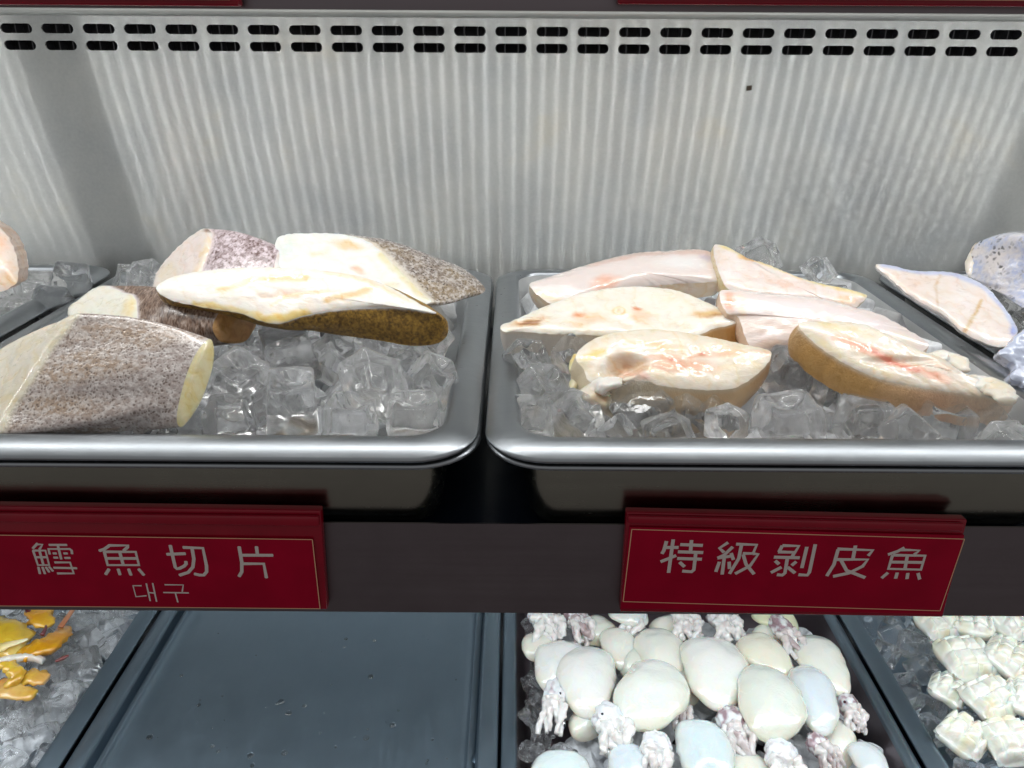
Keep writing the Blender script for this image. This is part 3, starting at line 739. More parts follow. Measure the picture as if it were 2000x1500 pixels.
piece('cod_piece', 'long creamy cod steak on top with golden brown skin beneath its edge', 'fish',
      [(305,562),(340,540),(400,529),(480,523),(560,523),(640,530),(700,539),(760,560),(812,590),(853,612),(800,604),(750,600),(700,602),(640,608),(590,618),(545,632),(508,626),(470,612),(430,606),(380,597),(330,584)],
      (600,578,.044), (.02,-.66,.75),
      B=[(335,590),(360,575),(420,560),(500,556),(580,556),(650,560),(720,570),(780,585),(840,605),(872,632),(873,655),(850,672),(800,675),(740,665),(640,651),(555,637),(520,635),(480,622),(430,612),(385,606),(350,604)],
      off=.016, bulge=.003, skin=M_CODGOLD, base='f2ebe2',
      marks=[('l',[(430,570),(500,548),(600,545)],7,'eecb92',.8),('l',[(640,590),(700,575),(735,560)],7,'ecc484',.8),('l',[(500,625),(560,622),(600,612)],9,'eed07c',.9),('l',[(380,595),(450,604),(510,620)],7,'f0d998',.8),('l',[(640,532),(720,550),(800,588)],6,'f4dcc4',.8),('e',450,555,60,10,-6,'faf4e6',.7),('e',580,575,70,10,-4,'f2ccb8',.7),('e',690,590,50,7,-4,'faf3e8',.8),('l',[(530,600),(560,580),(640,570)],4,'f6ddb4',.7)],
      edge=('eef0f2',.05), seed=5)

# ================================================================= PALE SKINNED FISH TRAY
def tan_side(stops, al=.75):
    def f(t, x, y, u, p):
        c = lin(stops[0][1])
        for (xa, ca), (xb, cb) in zip(stops, stops[1:]):
            if x >= xa: c = mixc(lin(ca), lin(cb), smooth((x-xa)/(xb-xa)))
        k = smooth(1-t/.16)
        c = mixc(c, lin('f4e6cf'), k*.7)
        return (*c, max(al, k))
    return f
piece('fish_steak', 'cream oval fish steak with a small round bone ring in its middle', 'fish',
      [(977,636),(1000,627),(1060,600),(1130,575),(1200,562),(1260,560),(1320,567),(1380,590),(1422,610),(1442,618),(1436,632),(1395,642),(1350,658),(1280,656),(1180,656),(1130,653),(1070,652),(1020,648),(985,648)],
      (1210,612,.026), (0,-.52,.85), vec=(.003,.004,-.0175), scaleB=1.0, bulge=.001, skin=M_TANSKIN, base='efe8dc',
      skincol=tan_side([(970,'f1ece4'),(1150,'eee6dc'),(1350,'d9ae6c'),(1440,'dba45c')], .9),
      marks=[('e',1030,632,46,9,-8,'d3a46c',.95),('e',1035,631,26,4,-8,'96603a',.9),('e',1130,618,16,7,0,'e39a68',.9),('l',[(1150,612),(1200,612)],3,'f7efe0',.6),('E',1208,612,17,13,0,'f7efe2',1),('R',1208,612,11,7,.35,'eccfa0',.9),('E',1208,612,7,4,0,'f3e2c6',1),('e',1243,607,14,5,10,'e08e66',.9),('l',[(1250,613),(1330,613)],3,'f8f1e4',.7),('e',1252,622,26,14,20,'efbc94',.7),('e',1385,615,44,9,-4,'dcb478',.9),('e',1400,618,26,4,-6,'a97b4a',.8),('e',1150,628,46,14,-10,'efc8a0',.6),('e',1300,585,60,12,8,'f2ebda',.6)],
      dents=[(1208,612,9,6,-.0012),(1208,612,20,15,.0008),(1030,632,40,6,-.0012)], seed=6, side_name='side')
st = piece('fish_steak', 'thick front fish steak with orange flesh and an open belly cavity', 'fish',
      [(1124,700),(1135,680),(1165,660),(1210,648),(1265,643),(1330,648),(1400,661),(1450,672),(1502,684),(1505,700),(1488,722),(1440,756),(1380,762),(1310,756),(1262,748),(1210,742),(1180,748),(1150,745),(1140,722)],
      (1320,700,.016), (0,-.52,.85), vec=(-.002,.004,-.0225), scaleB=.97, bulge=.0025, skin=M_TANSKIN, base='f0e3d0',
      skincol=tan_side([(1120,'efe2c4'),(1250,'eedcbc'),(1330,'efd0a4'),(1440,'ecc898'),(1505,'d8a874')], .9),
      marks=[('e',1330,718,84,18,3,'eba880',.85),('l',[(1262,700),(1330,700),(1420,694),(1500,690)],7,'efc0a2',.85),('e',1370,694,12,5,0,'d8764c',.9),('e',1312,706,8,4,0,'d8744c',.9),('e',1290,680,60,10,8,'f4cfa2',.7),('e',1160,695,34,9,-20,'e8cf62',.85),('e',1450,705,50,30,0,'f3e3c4',.5),('e',1222,714,40,24,14,'e6c3a4',.9),('e',1240,728,24,12,10,'e8b8a4',.8),('e',1258,738,12,7,0,'e2a294',.6),('l',[(1180,722),(1186,694),(1206,678),(1240,680),(1264,698)],4,'fbf6ee',.8)],
      dents=[(1222,716,40,22,-.0075),(1196,730,26,18,-.005)], seed=7, side_name='side', edge_p=7)
p = lambda x, y, z: at_z(x, y, z)
tube('belly_flap', [p(1215,745,.009), p(1176,752,.006), p(1162,772,.000), p(1190,792,-.004)], [.004,.0085,.0090,.004], M_FLESH, st, ['f6efe2','f8f4ee','f4e6d2','f0dcbc'], flat=.5, wob=.4, sides=24)
tube('belly_flap', [p(1130,695,.012), p(1122,715,.008), p(1124,740,.002), p(1112,765,-.003)], [.003,.0038,.0032,.002], M_FLESH, st, ['e8cf80','e6d9a4','efe0c0','efe4c8'], flat=.6, wob=.4)
st = piece('fish_steak', 'long diagonal fish slice with golden brown skin side and a pink seam', 'fish',
      [(1560,634),(1610,628),(1680,632),(1730,652),(1790,682),(1840,700),(1885,730),(1935,745),(1972,758),(1978,778),(1940,778),(1870,768),(1800,758),(1730,744),(1665,718),(1600,678)],
      (1740,704,.020), (.12,-.55,.83), vec=(-.004,.001,-.0175), scaleB=.985, bulge=.003, skin=M_TANSKIN, base='f1e4d4',
      skincol=tan_side([(1550,'b0906a'),(1600,'c89850'),(1700,'dcaa62'),(1760,'f0c294'),(1830,'f3c4a6'),(1900,'f2dccb'),(1980,'f6efe8')], .62),
      marks=[('l',[(1630,662),(1700,690),(1760,715),(1850,745)],10,'f0ae90',.85),('l',[(1700,688),(1745,710),(1790,728)],5,'e48672',.75),('e',1640,645,60,12,12,'efe3b8',.6),('l',[(1580,655),(1660,705),(1740,735)],6,'f3e8cc',.7),('e',1830,716,34,8,25,'f2c3a0',.7),('e',1900,755,60,16,12,'f6e8da',.8)],
      dents=[(1750,708,70,9,-.002)], seed=8, side_name='skin')
for pts, rr, zz in (([(1815,706),(1842,700),(1866,706),(1886,724)], [.004,.0085,.008,.003], .009), ([(1870,738),(1910,748),(1945,760),(1968,784)], [.004,.008,.0095,.005], .007)):
    tube('belly_flap', [p(x, y, zz) for x, y in pts], rr, M_FLESH, st, ['f7ecd8','fbf6ee','f6ead6','f8f0e4'][:len(pts)], flat=.5, wob=.35, sides=24)
piece('fish_fillet', 'pinkish white skinned fillet behind the two right steaks, orange at its left end', 'fish',
      [(1405,577),(1420,566),(1500,573),(1600,583),(1660,598),(1720,615),(1780,648),(1814,676),(1760,700),(1650,700),(1570,672),(1540,680),(1482,684),(1460,668),(1442,620),(1420,612)],
      (1560,630,.024), (0,-.62,.78), vec=(0,.006,-.018), scaleB=.96, bulge=.002, dome=.006, edge_p=3, skin=M_SILVER, flesh=M_SILVER, base='efe2de',
      skincol=lambda t, x, y, u, q: (*lin('e6cbb4'), 1),
      marks=[('e',1424,590,12,22,-10,'e0905c',.9),('e',1446,600,10,30,-10,'f2dfc4',.8),('l',[(1460,640),(1550,650),(1650,640)],16,'d9c2b4',.7),('l',[(1470,600),(1600,610),(1740,650)],12,'f3e9ea',.8),('e',1500,675,40,8,0,'c9a88c',.6),('e',1760,668,40,16,20,'f3ebdc',.8)], seed=9, side_name='side', face_name='top_face')
piece('fish_fillet', 'long white fillet with shiny silver sheen at the back of the pale fish tray', 'fish',
      [(1034,556),(1060,545),(1150,516),(1230,496),(1300,490),(1352,487),(1386,492),(1402,512),(1412,546),(1330,554),(1240,562),(1180,580),(1095,597),(1060,584)],
      (1220,540,.030), (0,-.62,.78), vec=(0,.006,-.014), scaleB=.97, bulge=.001, dome=.006, edge_p=3, skin=M_FLESH, flesh=M_SILVER, base='f0e4e0',
      skincol=lambda t, x, y, u, q: (*lin('f0dcc6'), 1),
      marks=[('l',[(1150,520),(1250,500),(1380,493)],9,'e6c8bc',.8),('e',1180,560,34,16,-10,'ecb094',.85),('e',1330,520,60,16,0,'f6f4f4',.8),('e',1070,580,40,10,18,'f2dcb4',.8),('e',1380,505,20,8,10,'cfc6dc',.7)], seed=10, side_name='side', face_name='top_face')
piece('fish_fillet', 'slim fillet slanting down to the right at the back, pale yellow upper edge', 'fish',
      [(1393,482),(1405,478),(1440,498),(1500,518),(1560,543),(1620,560),(1691,575),(1680,592),(1660,602),(1590,590),(1500,582),(1430,570),(1408,542),(1396,506)],
      (1530,550,.030), (0,-.66,.75), vec=(0,.012,-.012), scaleB=.98, bulge=.001, dome=.003, skin=M_FLESH, base='f0e2dc',
      skincol=lambda t, x, y, u, q: (*lin('f0dcb0'), 1),
      marks=[('l',[(1410,482),(1500,520),(1600,556),(1690,578)],7,'f1dda8',.9),('l',[(1440,502),(1480,515)],4,'e9bf80',.8),('e',1430,530,26,26,0,'f3ebe8',.8),('e',1650,588,30,10,0,'efc9a8',.8),('e',1530,560,50,9,12,'f0d6cc',.6)], seed=11, side_name='side')

# ================================================================= NEIGHBOUR TRAYS
piece('fish_steak', 'white steak edged with blue silver skin in the far right tray', 'fish',
      [(1710,520),(1727,516),(1790,529),(1860,532),(1920,556),(1960,598),(1987,643),(1978,665),(1950,678),(1885,652),(1842,615),(1800,592),(1770,572),(1740,545)],
      (1860,600,.022), (0,-.55,.83), vec=(.003,.006,-.004), scaleB=.98, bulge=.001, skin=M_DRUM, base='ebdfd8',
      skincol=lambda t, x, y, u, q: (*lin('e9e2dc'), .85),
      marks=[('L',[(1725,518),(1790,531),(1860,535),(1920,560),(1960,602),(1985,645)],8,'c4cde8',.95),('L',[(1880,655),(1905,615),(1915,590)],4,'d3b27c',.85),('L',[(1830,600),(1828,560),(1835,540)],3,'d6c2ae',.7),('e',1780,560,30,20,20,'e9d2c6',.7),('E',1978,648,8,12,0,'86a4e8',.8),('e',1880,590,30,30,0,'f1ebea',.6)], seed=12)
piece('fish_piece', 'upright chunk with black flecked silver skin in the far right tray', 'fish',
      [(1905,475),(1888,505),(1885,520),(1892,540),(1930,556),(1964,562),(1972,525),(1952,494),(1928,474)],
      (1925,520,.040), (-.4,-.7,.6),
      B=[(2040,465),(2060,520),(2080,580),(2090,630),(2100,660),(2130,640),(2120,560),(2100,500),(2080,470)],
      ancB=(2080,560,.035), nB=(.7,-.5,.5), bulge=.006, skin=M_DRUM, base='eee2d8', marks=[('L',[(1905,535),(1940,500)],4,'c8a888',.7),('e',1925,490,20,8,30,'e8cfae',.7)], edge=('e8d8c0',.05), backbase='d9b87c', seed=13)
piece('fish_fin', 'ragged blue silver fin hanging over the rim at the right edge', 'fish',
      [(1950,690),(1972,672),(1990,650),(2030,640),(2060,700),(2050,765),(1995,748),(1972,735),(1985,715)],
      (1995,700,.014), (0,-.6,.8), vec=(0,.004,-.005), skin=M_DRUM, flesh=M_DRUM, base='c9d2e8', skincol=lambda t, x, y, u, q: (*lin('c9d2e8'), .3), seed=14, lump=.003, wob=3, face_name='fin_web', side_name='edge')
piece('fish_piece', 'smooth pink fish piece cut off by the left edge of the view', 'fish',
      [(-60,425),(-10,440),(10,455),(26,482),(35,515),(34,548),(20,562),(0,570),(-60,575)],
      (0,520,.045), (.2,-.7,.7), vec=(-.012,.03,-.006), base='f2ddd0', skin=M_FLESH, skincol=lambda t, x, y, u, q: (*lin('f0d0bc'), 1),
      marks=[('e',5,490,14,30,0,'f4c6a8',.6),('e',15,550,30,14,0,'f2d0a4',.6)], dome=.006, edge_p=3, seed=15, side_name='side')

# ================================================================= LABELS
YS = .3525
def stroke_set(parent, strokes, ox, oy, s, wpx, y=None, rounded=True, mat=M_LETTER, name='character', sink=.00025):
    y = y or YS-.00168
    cu = bpy.data.curves.new(name, 'CURVE'); cu.dimensions = '3D'; cu.bevel_resolution = 3; cu.use_fill_caps = True
    base = parent_world(parent)
    ref = at_y(ox+500/s, oy+400/s, y); r = wpx/2*px_size(ref)*1.15
    cu.bevel_depth = r
    for st_ in strokes:
        pts = [at_y(ox+x/s, oy+yy/s, y) for x, yy in st_]
        rad = [1.0]*len(pts)
        a, b_ = (pts[0]-pts[1]).normalized(), (pts[-1]-pts[-2]).normalized()
        e = r*.55
        if rounded: pts = [pts[0]+a*r*.35, pts[0]+a*r*.1]+pts[0:]+[pts[-1]+b_*r*.1, pts[-1]+b_*r*.35]; rad = [.55, .88]+rad+[.88, .55]
        sp = cu.splines.new('POLY'); sp.points.add(len(pts)-1)
        for i, q in enumerate(pts):
            sp.points[i].co = (q.x-base.x, (q.y-y)/.1, q.z-base.z, 1); sp.points[i].radius = rad[i]
    tmp = bpy.data.objects.new(name, cu); me = bpy.data.meshes.new_from_object(tmp); bpy.data.objects.remove(tmp); bpy.data.curves.remove(cu)
    me.materials.clear(); me.materials.append(mat)
    o = bpy.data.objects.new(name, me); COL.objects.link(o); o.parent = parent; o.scale = (1, .1, 1); o.location = (0, y-base.y, 0)
    return o
def quad_plate(name, c4, y0, y1, mat, parent, r=.0005):
    P = [at_y(x, y, y0) for x, y in c4]
    bm = bmesh.new(); f = [bm.verts.new((q.x, y0, q.z)) for q in P]; g = [bm.verts.new((q.x, y1, q.z)) for q in P]
    bm.faces.new(f); bm.faces.new(g[::-1])
    for i in range(4): bm.faces.new((f[i], g[i], g[(i+1) % 4], f[(i+1) % 4]))
    bmesh.ops.recalc_face_normals(bm, faces=bm.faces)
    bmesh.ops.bevel(bm, geom=bm.edges[:], offset=r, segments=3, affect='EDGES', profile=.5)
    vs = [v.co.copy() for v in bm.verts]; bm.verts.index_update(); fs = [[v.index for v in q.verts] for q in bm.faces]; bm.free()
    return mesh(name, vs, fs, mat, parent)
def sign(label, hold, topband, plate, inset=None):
    root = thing('price_label', label, 'sign', (at_y(*hold[3], YS).x, YS, at_y(*hold[3], YS).z))
    quad_plate('holder', hold, YS, YS+.006, M_RED, root, .0009)
    quad_plate('holder_bead', topband, YS-.0030, YS-.0001, M_RED, root, .0013)
    quad_plate('label_plate', plate, YS-.0016, YS-.0002, M_REDP, root, .0002)
    bp = inset or plate
    for i in range(4):
        if bp[i] is None or bp[(i+1) % 4] is None: continue
        stroke_set(root, [[bp[i], bp[(i+1) % 4]]], 0, 0, 1, 2.0, y=YS-.0017, rounded=False, mat=M_GOLD, name='border')
    return root
s1 = sign('red label at the left reading cod slices in Chinese with Korean below', [(-95,988),(626,998),(639,1191),(-60,1183)],
          [(-95,1002),(622,1010),(624,1030),(-92,1020)], [(-88,1044),(610,1054),(625,1189),(-58,1183)])
stroke_set(s1, [[(255,165),(185,240)],[(235,180),(330,180),(285,255)],[(190,272),(375,272),(432,490),(262,490),(190,272)],[(285,272),(345,490)],[(222,372),(402,372)],
                [(270,520),(292,620)],[(330,520),(368,620)],[(382,520),(432,595)],[(430,515),(488,580)],
                [(430,187),(695,187)],[(440,325),(420,248),(740,248),(768,270),(775,320)],[(560,190),(612,400)],[(490,315),(540,315)],[(500,378),(560,378)],[(650,315),(705,315)],[(665,382),(745,382)],
                [(515,450),(745,450),(800,615),(555,615)],[(500,530),(845,537)]], 40, 1040, 7.692, 4.6)
stroke_set(s1, [[(1345,190),(1260,250),(1185,275)],[(1335,195),(1615,195),(1610,220),(1550,275)],[(1260,290),(1730,292),(1780,490),(1310,490),(1260,290)],[(1490,292),(1545,490)],[(1290,390),(1755,390)],
                [(1330,550),(1280,630)],[(1468,550),(1495,635)],[(1625,550),(1660,640)],[(1775,550),(1855,640)]], 40, 1040, 7.692, 5.8)
stroke_set(s1, [[(250,195),(325,520),(350,545),(390,540),(460,505),(490,470),(483,435)],[(200,328),(475,318)],[(445,225),(740,235),(795,500),(797,590),(755,640),(690,640),(615,622)],[(580,250),(605,400),(590,520),(520,600),(390,642)]], 300, 1040, 7.692, 6.2)
stroke_set(s1, [[(1285,215),(1325,450),(1325,590),(1285,660)],[(1545,215),(1560,330)],[(1330,342),(1790,343)],[(1340,470),(1655,470),(1695,680)]], 300, 1040, 7.692, 6.2)
stroke_set(s1, [[(1820,800),(1690,800),(1735,965),(1895,950)],[(1890,765),(1950,1030)],[(1920,902),(2010,910)],[(1985,760),(2045,1040)]], 40, 1040, 7.692, 2.9, rounded=False)
stroke_set(s1, [[(165,785),(445,788),(430,890)],[(145,902),(530,908)],[(325,905),(365,1050)]], 300, 1040, 7.692, 2.9, rounded=False)
s2 = sign('red label at the right reading special grade skinned fish in Chinese', [(1224,1001),(1890,1016),(1842,1206),(1211,1195)],
          [(1226,1009),(1886,1024),(1882,1040),(1226,1024)], [(1230,1030),(1884,1046),(1840,1200),(1212,1189)], inset=[(1234,1034),(1884,1053),(1836,1193),(1217,1175)])
stroke_set(s2, [[(245,130),(205,270),(175,320)],[(345,105),(275,605)],[(235,225),(425,225)],[(155,440),(280,390),(390,345)],
                [(450,182),(790,195)],[(620,115),(605,285)],[(415,290),(795,302)],[(685,300),(655,560),(620,590),(480,580)],[(405,390),(775,402)],[(440,445),(515,515)]], 1270, 1040, 7.692, 6.4, rounded=False)
stroke_set(s2, [[(1170,150),(1040,235),(1110,300)],[(1240,215),(1110,340),(1010,385)],[(1010,385),(1250,350)],[(1215,310),(1250,410)],[(1110,390),(1080,630)],[(1040,440),(985,590)],[(1185,440),(1190,545)],
                [(1290,175),(1600,185),(1545,315),(1390,315)],[(1370,190),(1330,390),(1190,620)],[(1545,318),(1620,328),(1500,500),(1275,620)],[(1395,330),(1440,480),(1560,625)]], 1270, 1040, 7.692, 6.2, rounded=False)
stroke_set(s2, [[(170,155),(365,160),(320,235),(120,230)],[(170,155),(130,230)],[(310,240),(285,290)],[(70,292),(375,300)],[(230,300),(200,480),(170,505),(105,500)],[(85,335),(130,375)],[(35,475),(160,410)],[(335,345),(280,390)],[(230,410),(320,480)],
                [(460,170),(400,420)],[(560,140),(490,470),(465,505),(360,500)]], 1500, 1040, 6.06, 6.4, rounded=False)
stroke_set(s2, [[(820,195),(1240,210),(1185,275)],[(830,200),(780,380),(695,515)],[(1035,155),(1005,315)],[(815,320),(1180,320),(1120,400),(960,480),(770,520)],[(865,330),(930,450),(1150,535)]], 1500, 1040, 6.06, 6.4, rounded=False)
stroke_set(s2, [[(1615,180),(1530,225),(1420,262)],[(1575,205),(1790,212),(1730,262)],[(1475,268),(1860,275),(1810,440),(1425,430),(1475,268)],[(1650,270),(1620,435)],[(1460,350),(1835,355)],[(1420,475),(1345,540)],[(1530,475),(1510,545)],[(1655,480),(1645,550)],[(1775,480),(1795,555)]], 1500, 1040, 6.06, 6.0, rounded=False)
# labels of the shelf above, only their lower edges in view
YU = YS
for lab, a, b_ in (('lower edge of a red label on the upper shelf, top left', -150, 467), ('lower edge of a gold lined red label on the upper shelf, top right', 1207, 2080)):
    pa, pb = at_y(a, 8, YS), at_y(b_, 10, YS)
    r = thing('price_label', lab, 'sign', (pa.x, YS, pa.z))
    box('holder', pa.x, pb.x, YS, YS+.006, pa.z, pa.z+.05, M_RED, r, .0009)
    box('label_plate', pa.x+.003, pb.x-.003, YS-.0015, YS-.0001, pa.z+.0024, pa.z+.045, M_REDP, r, .0002)
    box('border', pa.x+.003, pb.x-.003, YS-.0019, YS-.0016, pa.z+.0022, pa.z+.0028, M_GOLD, r)

# ================================================================= BABY SQUID
def squid_mantle(parent, ta, he, wpx, z, tint, thick=.5, sd=0):
    a, b_ = at_z(ta[0], ta[1], z), at_z(he[0], he[1], z)
    c = (a+b_)/2; L = (b_-a); ln = L.length; d = L.normalized()
    wd = 1.06*wpx*px_size(c)/2; s = Vector((0,0,1)).cross(d).normalized(); u = Vector((0,0,1))
    vs, fs, cs = [], [], []; NR, NS = 34, 36
    for i in range(NR+1):
        t = i/NR; x = -math.cos(math.pi*t)
        prof = math.sqrt(max(0, 1-x*x))**.95*(1-(.14+.12*math.sin(sd*1.7))*x)            # fuller towards the tail
        cc = c+d*(x*ln/2)+u*(.004*(1-x*x))+s*wd*.16*math.sin(sd*2.3)*x*x
        for k in range(NS):
            an = 2*math.pi*k/NS; ca, sa = math.cos(an), math.sin(an)
            q = cc+s*ca*wd*prof+u*sa*wd*thick*prof*(1.0 if sa > 0 else .6)
            q += (q-cc)*(.16*noise.noise(q*38+Vector((sd,0,0)))+.05*noise.noise(q*120))+u*.0012*noise.noise(q*70)
            vs.append(q)
            e = smooth(abs(ca)**3*1.1)*.55+smooth((x-.45)*2)*.35
            cs.append(mixc(lin(tint), lin('ecdcae'), e*.5*(.6+.6*abs(noise.noise(q*50)))))
    for i in range(NR):
        for k in range(NS):
            l = (k+1) % NS; fs.append((i*NS+k, i*NS+l, (i+1)*NS+l, (i+1)*NS+k))
    return mesh('mantle', vs, fs, M_SQUID, parent, cols=cs)
def squid_head(parent, ba, ti, wpx, z, purple, sd):
    rnd = random.Random(sd)
    a, b_ = at_z(ba[0], ba[1], z), at_z(ti[0], ti[1], z-.004); d = (b_-a); ln = d.length; d.normalize()
    s = Vector((0,0,1)).cross(d).normalized(); wd = wpx*px_size(a)/2
    # head: lumpy ball
    vs, fs, cs = [], [], []; bm = bmesh.new(); bmesh.ops.create_icosphere(bm, subdivisions=4, radius=1)
    for v in bm.verts:
        n_ = 1+.22*noise.noise(v.co*2.2+Vector((sd*1.3,0,0)))+.10*noise.noise(v.co*6)
        q = a+d*ln*.16+(s*v.co.x*wd*.72+d*v.co.y*ln*.34+Vector((0,0,1))*v.co.z*wd*.55)*n_
        vs.append(q); k = smooth((noise.noise(v.co*2.5+Vector((sd,2,0)))+purple-.45)*2.5)
        cs.append(mixc(lin('eceef0'), lin('8a5f6e'), k*.8))
    bm.verts.index_update(); fs = [[v.index for v in f.verts] for f in bm.faces]; bm.free()
    mesh('head', vs, fs, M_TENT, parent, cols=cs)
    for k in range(7):
        f = (k-3)/3.0; st_ = a+d*ln*.30+s*f*wd*.45+Vector((0,0,.0015+.0035*rnd.random()))
        pts, rr, cc = [], [], []
        curl = rnd.uniform(-1, 1)
        for j in range(6):
            t = j/5
            q = st_+d*ln*.58*t*rnd.uniform(.9, 1.02)+s*(f*wd*(.15*t)+curl*wd*.35*t*t+.15*wd*math.sin(t*5+k))-Vector((0,0,.006*t*t))+Vector((0,0,.003*math.sin(t*3+k*2)))
            pts.append(q); rr.append(wd*(.33-.20*t)*rnd.uniform(.9, 1.15))
            pk = purple*(.9 if k % 2 else .35)*(.5+.5*rnd.random())
            cc.append(mixc(lin('f0ece8'), lin('7d5360'), min(1, pk)) if True else None)
        tube('tentacle', pts, rr, M_TENT, parent, cc, sides=12, wob=.7)
    # eye
    e = a+d*ln*.20+s*wd*.35*(1 if sd % 2 else -1)+Vector((0,0,wd*.46))
    if sd % 3 == 0:
        bm = bmesh.new(); bmesh.ops.create_icosphere(bm, subdivisions=2, radius=.0012)
        ev = [v.co+e for v in bm.verts]; bm.verts.index_update(); ef = [[v.index for v in f.verts] for f in bm.faces]; bm.free()
        mesh('eye', ev, ef, M_EYE, parent)
M_EYE = simple('squid_eye', (.01, .01, .02), .15)
def squid(label, mantle=None, head=None, sd=0):
    x, y = (mantle or head)[0]; z = (mantle or head)[3]
    root = thing('baby_squid', label, 'squid', at_z(x, y, z)-Vector((0,0,.01)), 'baby squid packed in the tray')
    if mantle: squid_mantle(root, *mantle, sd=sd)
    if head: squid_head(root, *head, sd=sd)
Z = R2
def mz(ta, he, w_, dz, tint='f2f2ee'): return (ta, he, w_, Z+dz, tint)
def hz(ba, ti, w_, dz, pur): return (ba, ti, w_, Z+dz, pur)
squid('baby squid furthest left against the ice, slim white arms below its body', mz((1118,1258),(1068,1352),98,.000), hz((1085,1345),(1072,1444),62,.006,.25), 3)
squid('smooth egg shaped squid second from the left, pointed lower end', mz((1150,1268),(1145,1405),112,.005), None, 4)
squid('small squid body tucked behind at the upper left of the pile', mz((1200,1232),(1222,1310),72,-.002,'f2f0e6'), None, 5)
squid('pale yellow squid body behind the wet shiny one', mz((1272,1232),(1305,1335),98,.001,'f2f0e6'), None, 6)
squid('wet shiny squid body leaning left with a pointed upper corner', mz((1312,1306),(1226,1424),128,.011,'f0f2ea'), None, 7)
squid('broad oval squid at the centre of the pile with purple arms below', mz((1388,1252),(1408,1390),122,.008,'f2f2ec'), hz((1425,1398),(1458,1492),78,.010,.75), 8)
squid('curled squid body right of the centre one, folded at its edge', mz((1450,1246),(1536,1330),86,.004,'f3efde'), None, 9)
squid('large grey white squid in front with a white head at the bottom edge', mz((1498,1304),(1512,1452),124,.015,'e8ebe2'), hz((1522,1462),(1545,1550),88,.014,.15), 10)
squid('bluish squid between the large one and the right wall', mz((1572,1302),(1605,1438),84,.008,'e2eaee'), hz((1590,1445),(1640,1510),60,.008,.8), 11)
squid('long squid lying along the right wall with purple arms', mz((1568,1245),(1645,1362),86,.003,'f0f0e6'), hz((1652,1368),(1680,1435),58,.004,.7), 12)
squid('bluish squid body at the bottom centre edge', mz((1365,1410),(1390,1545),108,.006,'dde9ec'), None, 13)
squid('round squid body cut by the bottom edge at the left', mz((1102,1470),(1085,1580),118,.004,'dfebec'), None, 14)
squid('narrow bluish squid between two white heads at the bottom', mz((1238,1456),(1212,1550),74,.004,'dbe6ec'), None, 15)
squid('white squid head with a black eye under the shiny squid', None, hz((1186,1392),(1212,1478),92,.012,.05), 18)
squid('white squid head at the bottom with arms spreading down', None, hz((1282,1445),(1276,1530),80,.012,.1), 17)
squid('dark purple squid arms right of the shiny squid', None, hz((1328,1352),(1332,1440),50,.004,.95), 19)
squid('small grey squid in the bottom right corner of the tray', mz((1672,1450),(1722,1545),62,.000,'e0e6e8'), None, 20)
squid('white squid head at the upper left, next to the label edge', None, hz((1055,1192),(1085,1258),74,.006,.1), 22)
squid('brownish purple squid arms at the upper left of the pile', None, hz((1118,1196),(1150,1262),62,.006,.75), 23)
squid('white folded squid at the top between brown arms and the label', mz((1190,1188),(1262,1222),60,.006,'dfe6e4'), hz((1250,1200),(1215,1250),56,.006,.2), 25)
squid('white squid head with yellow spots under the middle of the label', None, hz((1335,1190),(1348,1268),70,.008,.25), 26)
squid('squid head with pinkish end behind the centre squid', None, hz((1400,1195),(1440,1262),70,.008,.3), 28)
squid('yellowish squid body at the top right of the pile', mz((1470,1195),(1560,1232),62,.004,'e4e8c8'), None, 29)
squid('brown ringed squid arms lying on the curled squid', None, hz((1520,1215),(1572,1300),56,.012,.8), 31)

for k_, (ta, he, w_, dz, lab) in enumerate([((1000+60,1290),(1040,1240),60,-.006,'squid body low against the left wall under the pile'),((1250,1270),(1240,1330),80,-.006,'squid body deep between the two yellow ones'),((1330,1280),(1340,1380),84,-.007,'squid body deep behind the central oval squid'),
        ((1165,1440),(1130,1390),84,-.008,'squid body sunk under the black eyed head'),((1480,1480),(1440,1560),90,-.004,'squid body low at the bottom right of centre'),((1620,1400),(1640,1500),70,-.009,'squid body sunk beside the right wall'),
        ((1500,1225),(1530,1275),90,-.007,'squid body beneath the brown ringed arms'),((1300,1210),(1330,1260),80,-.008,'squid body under the yellow spotted head'),((1140,1215),(1180,1260),80,-.008,'squid body under the brownish purple arms')]):
    squid(lab, mz(ta, he, w_, dz, 'efeee2'), None, 50+k_)
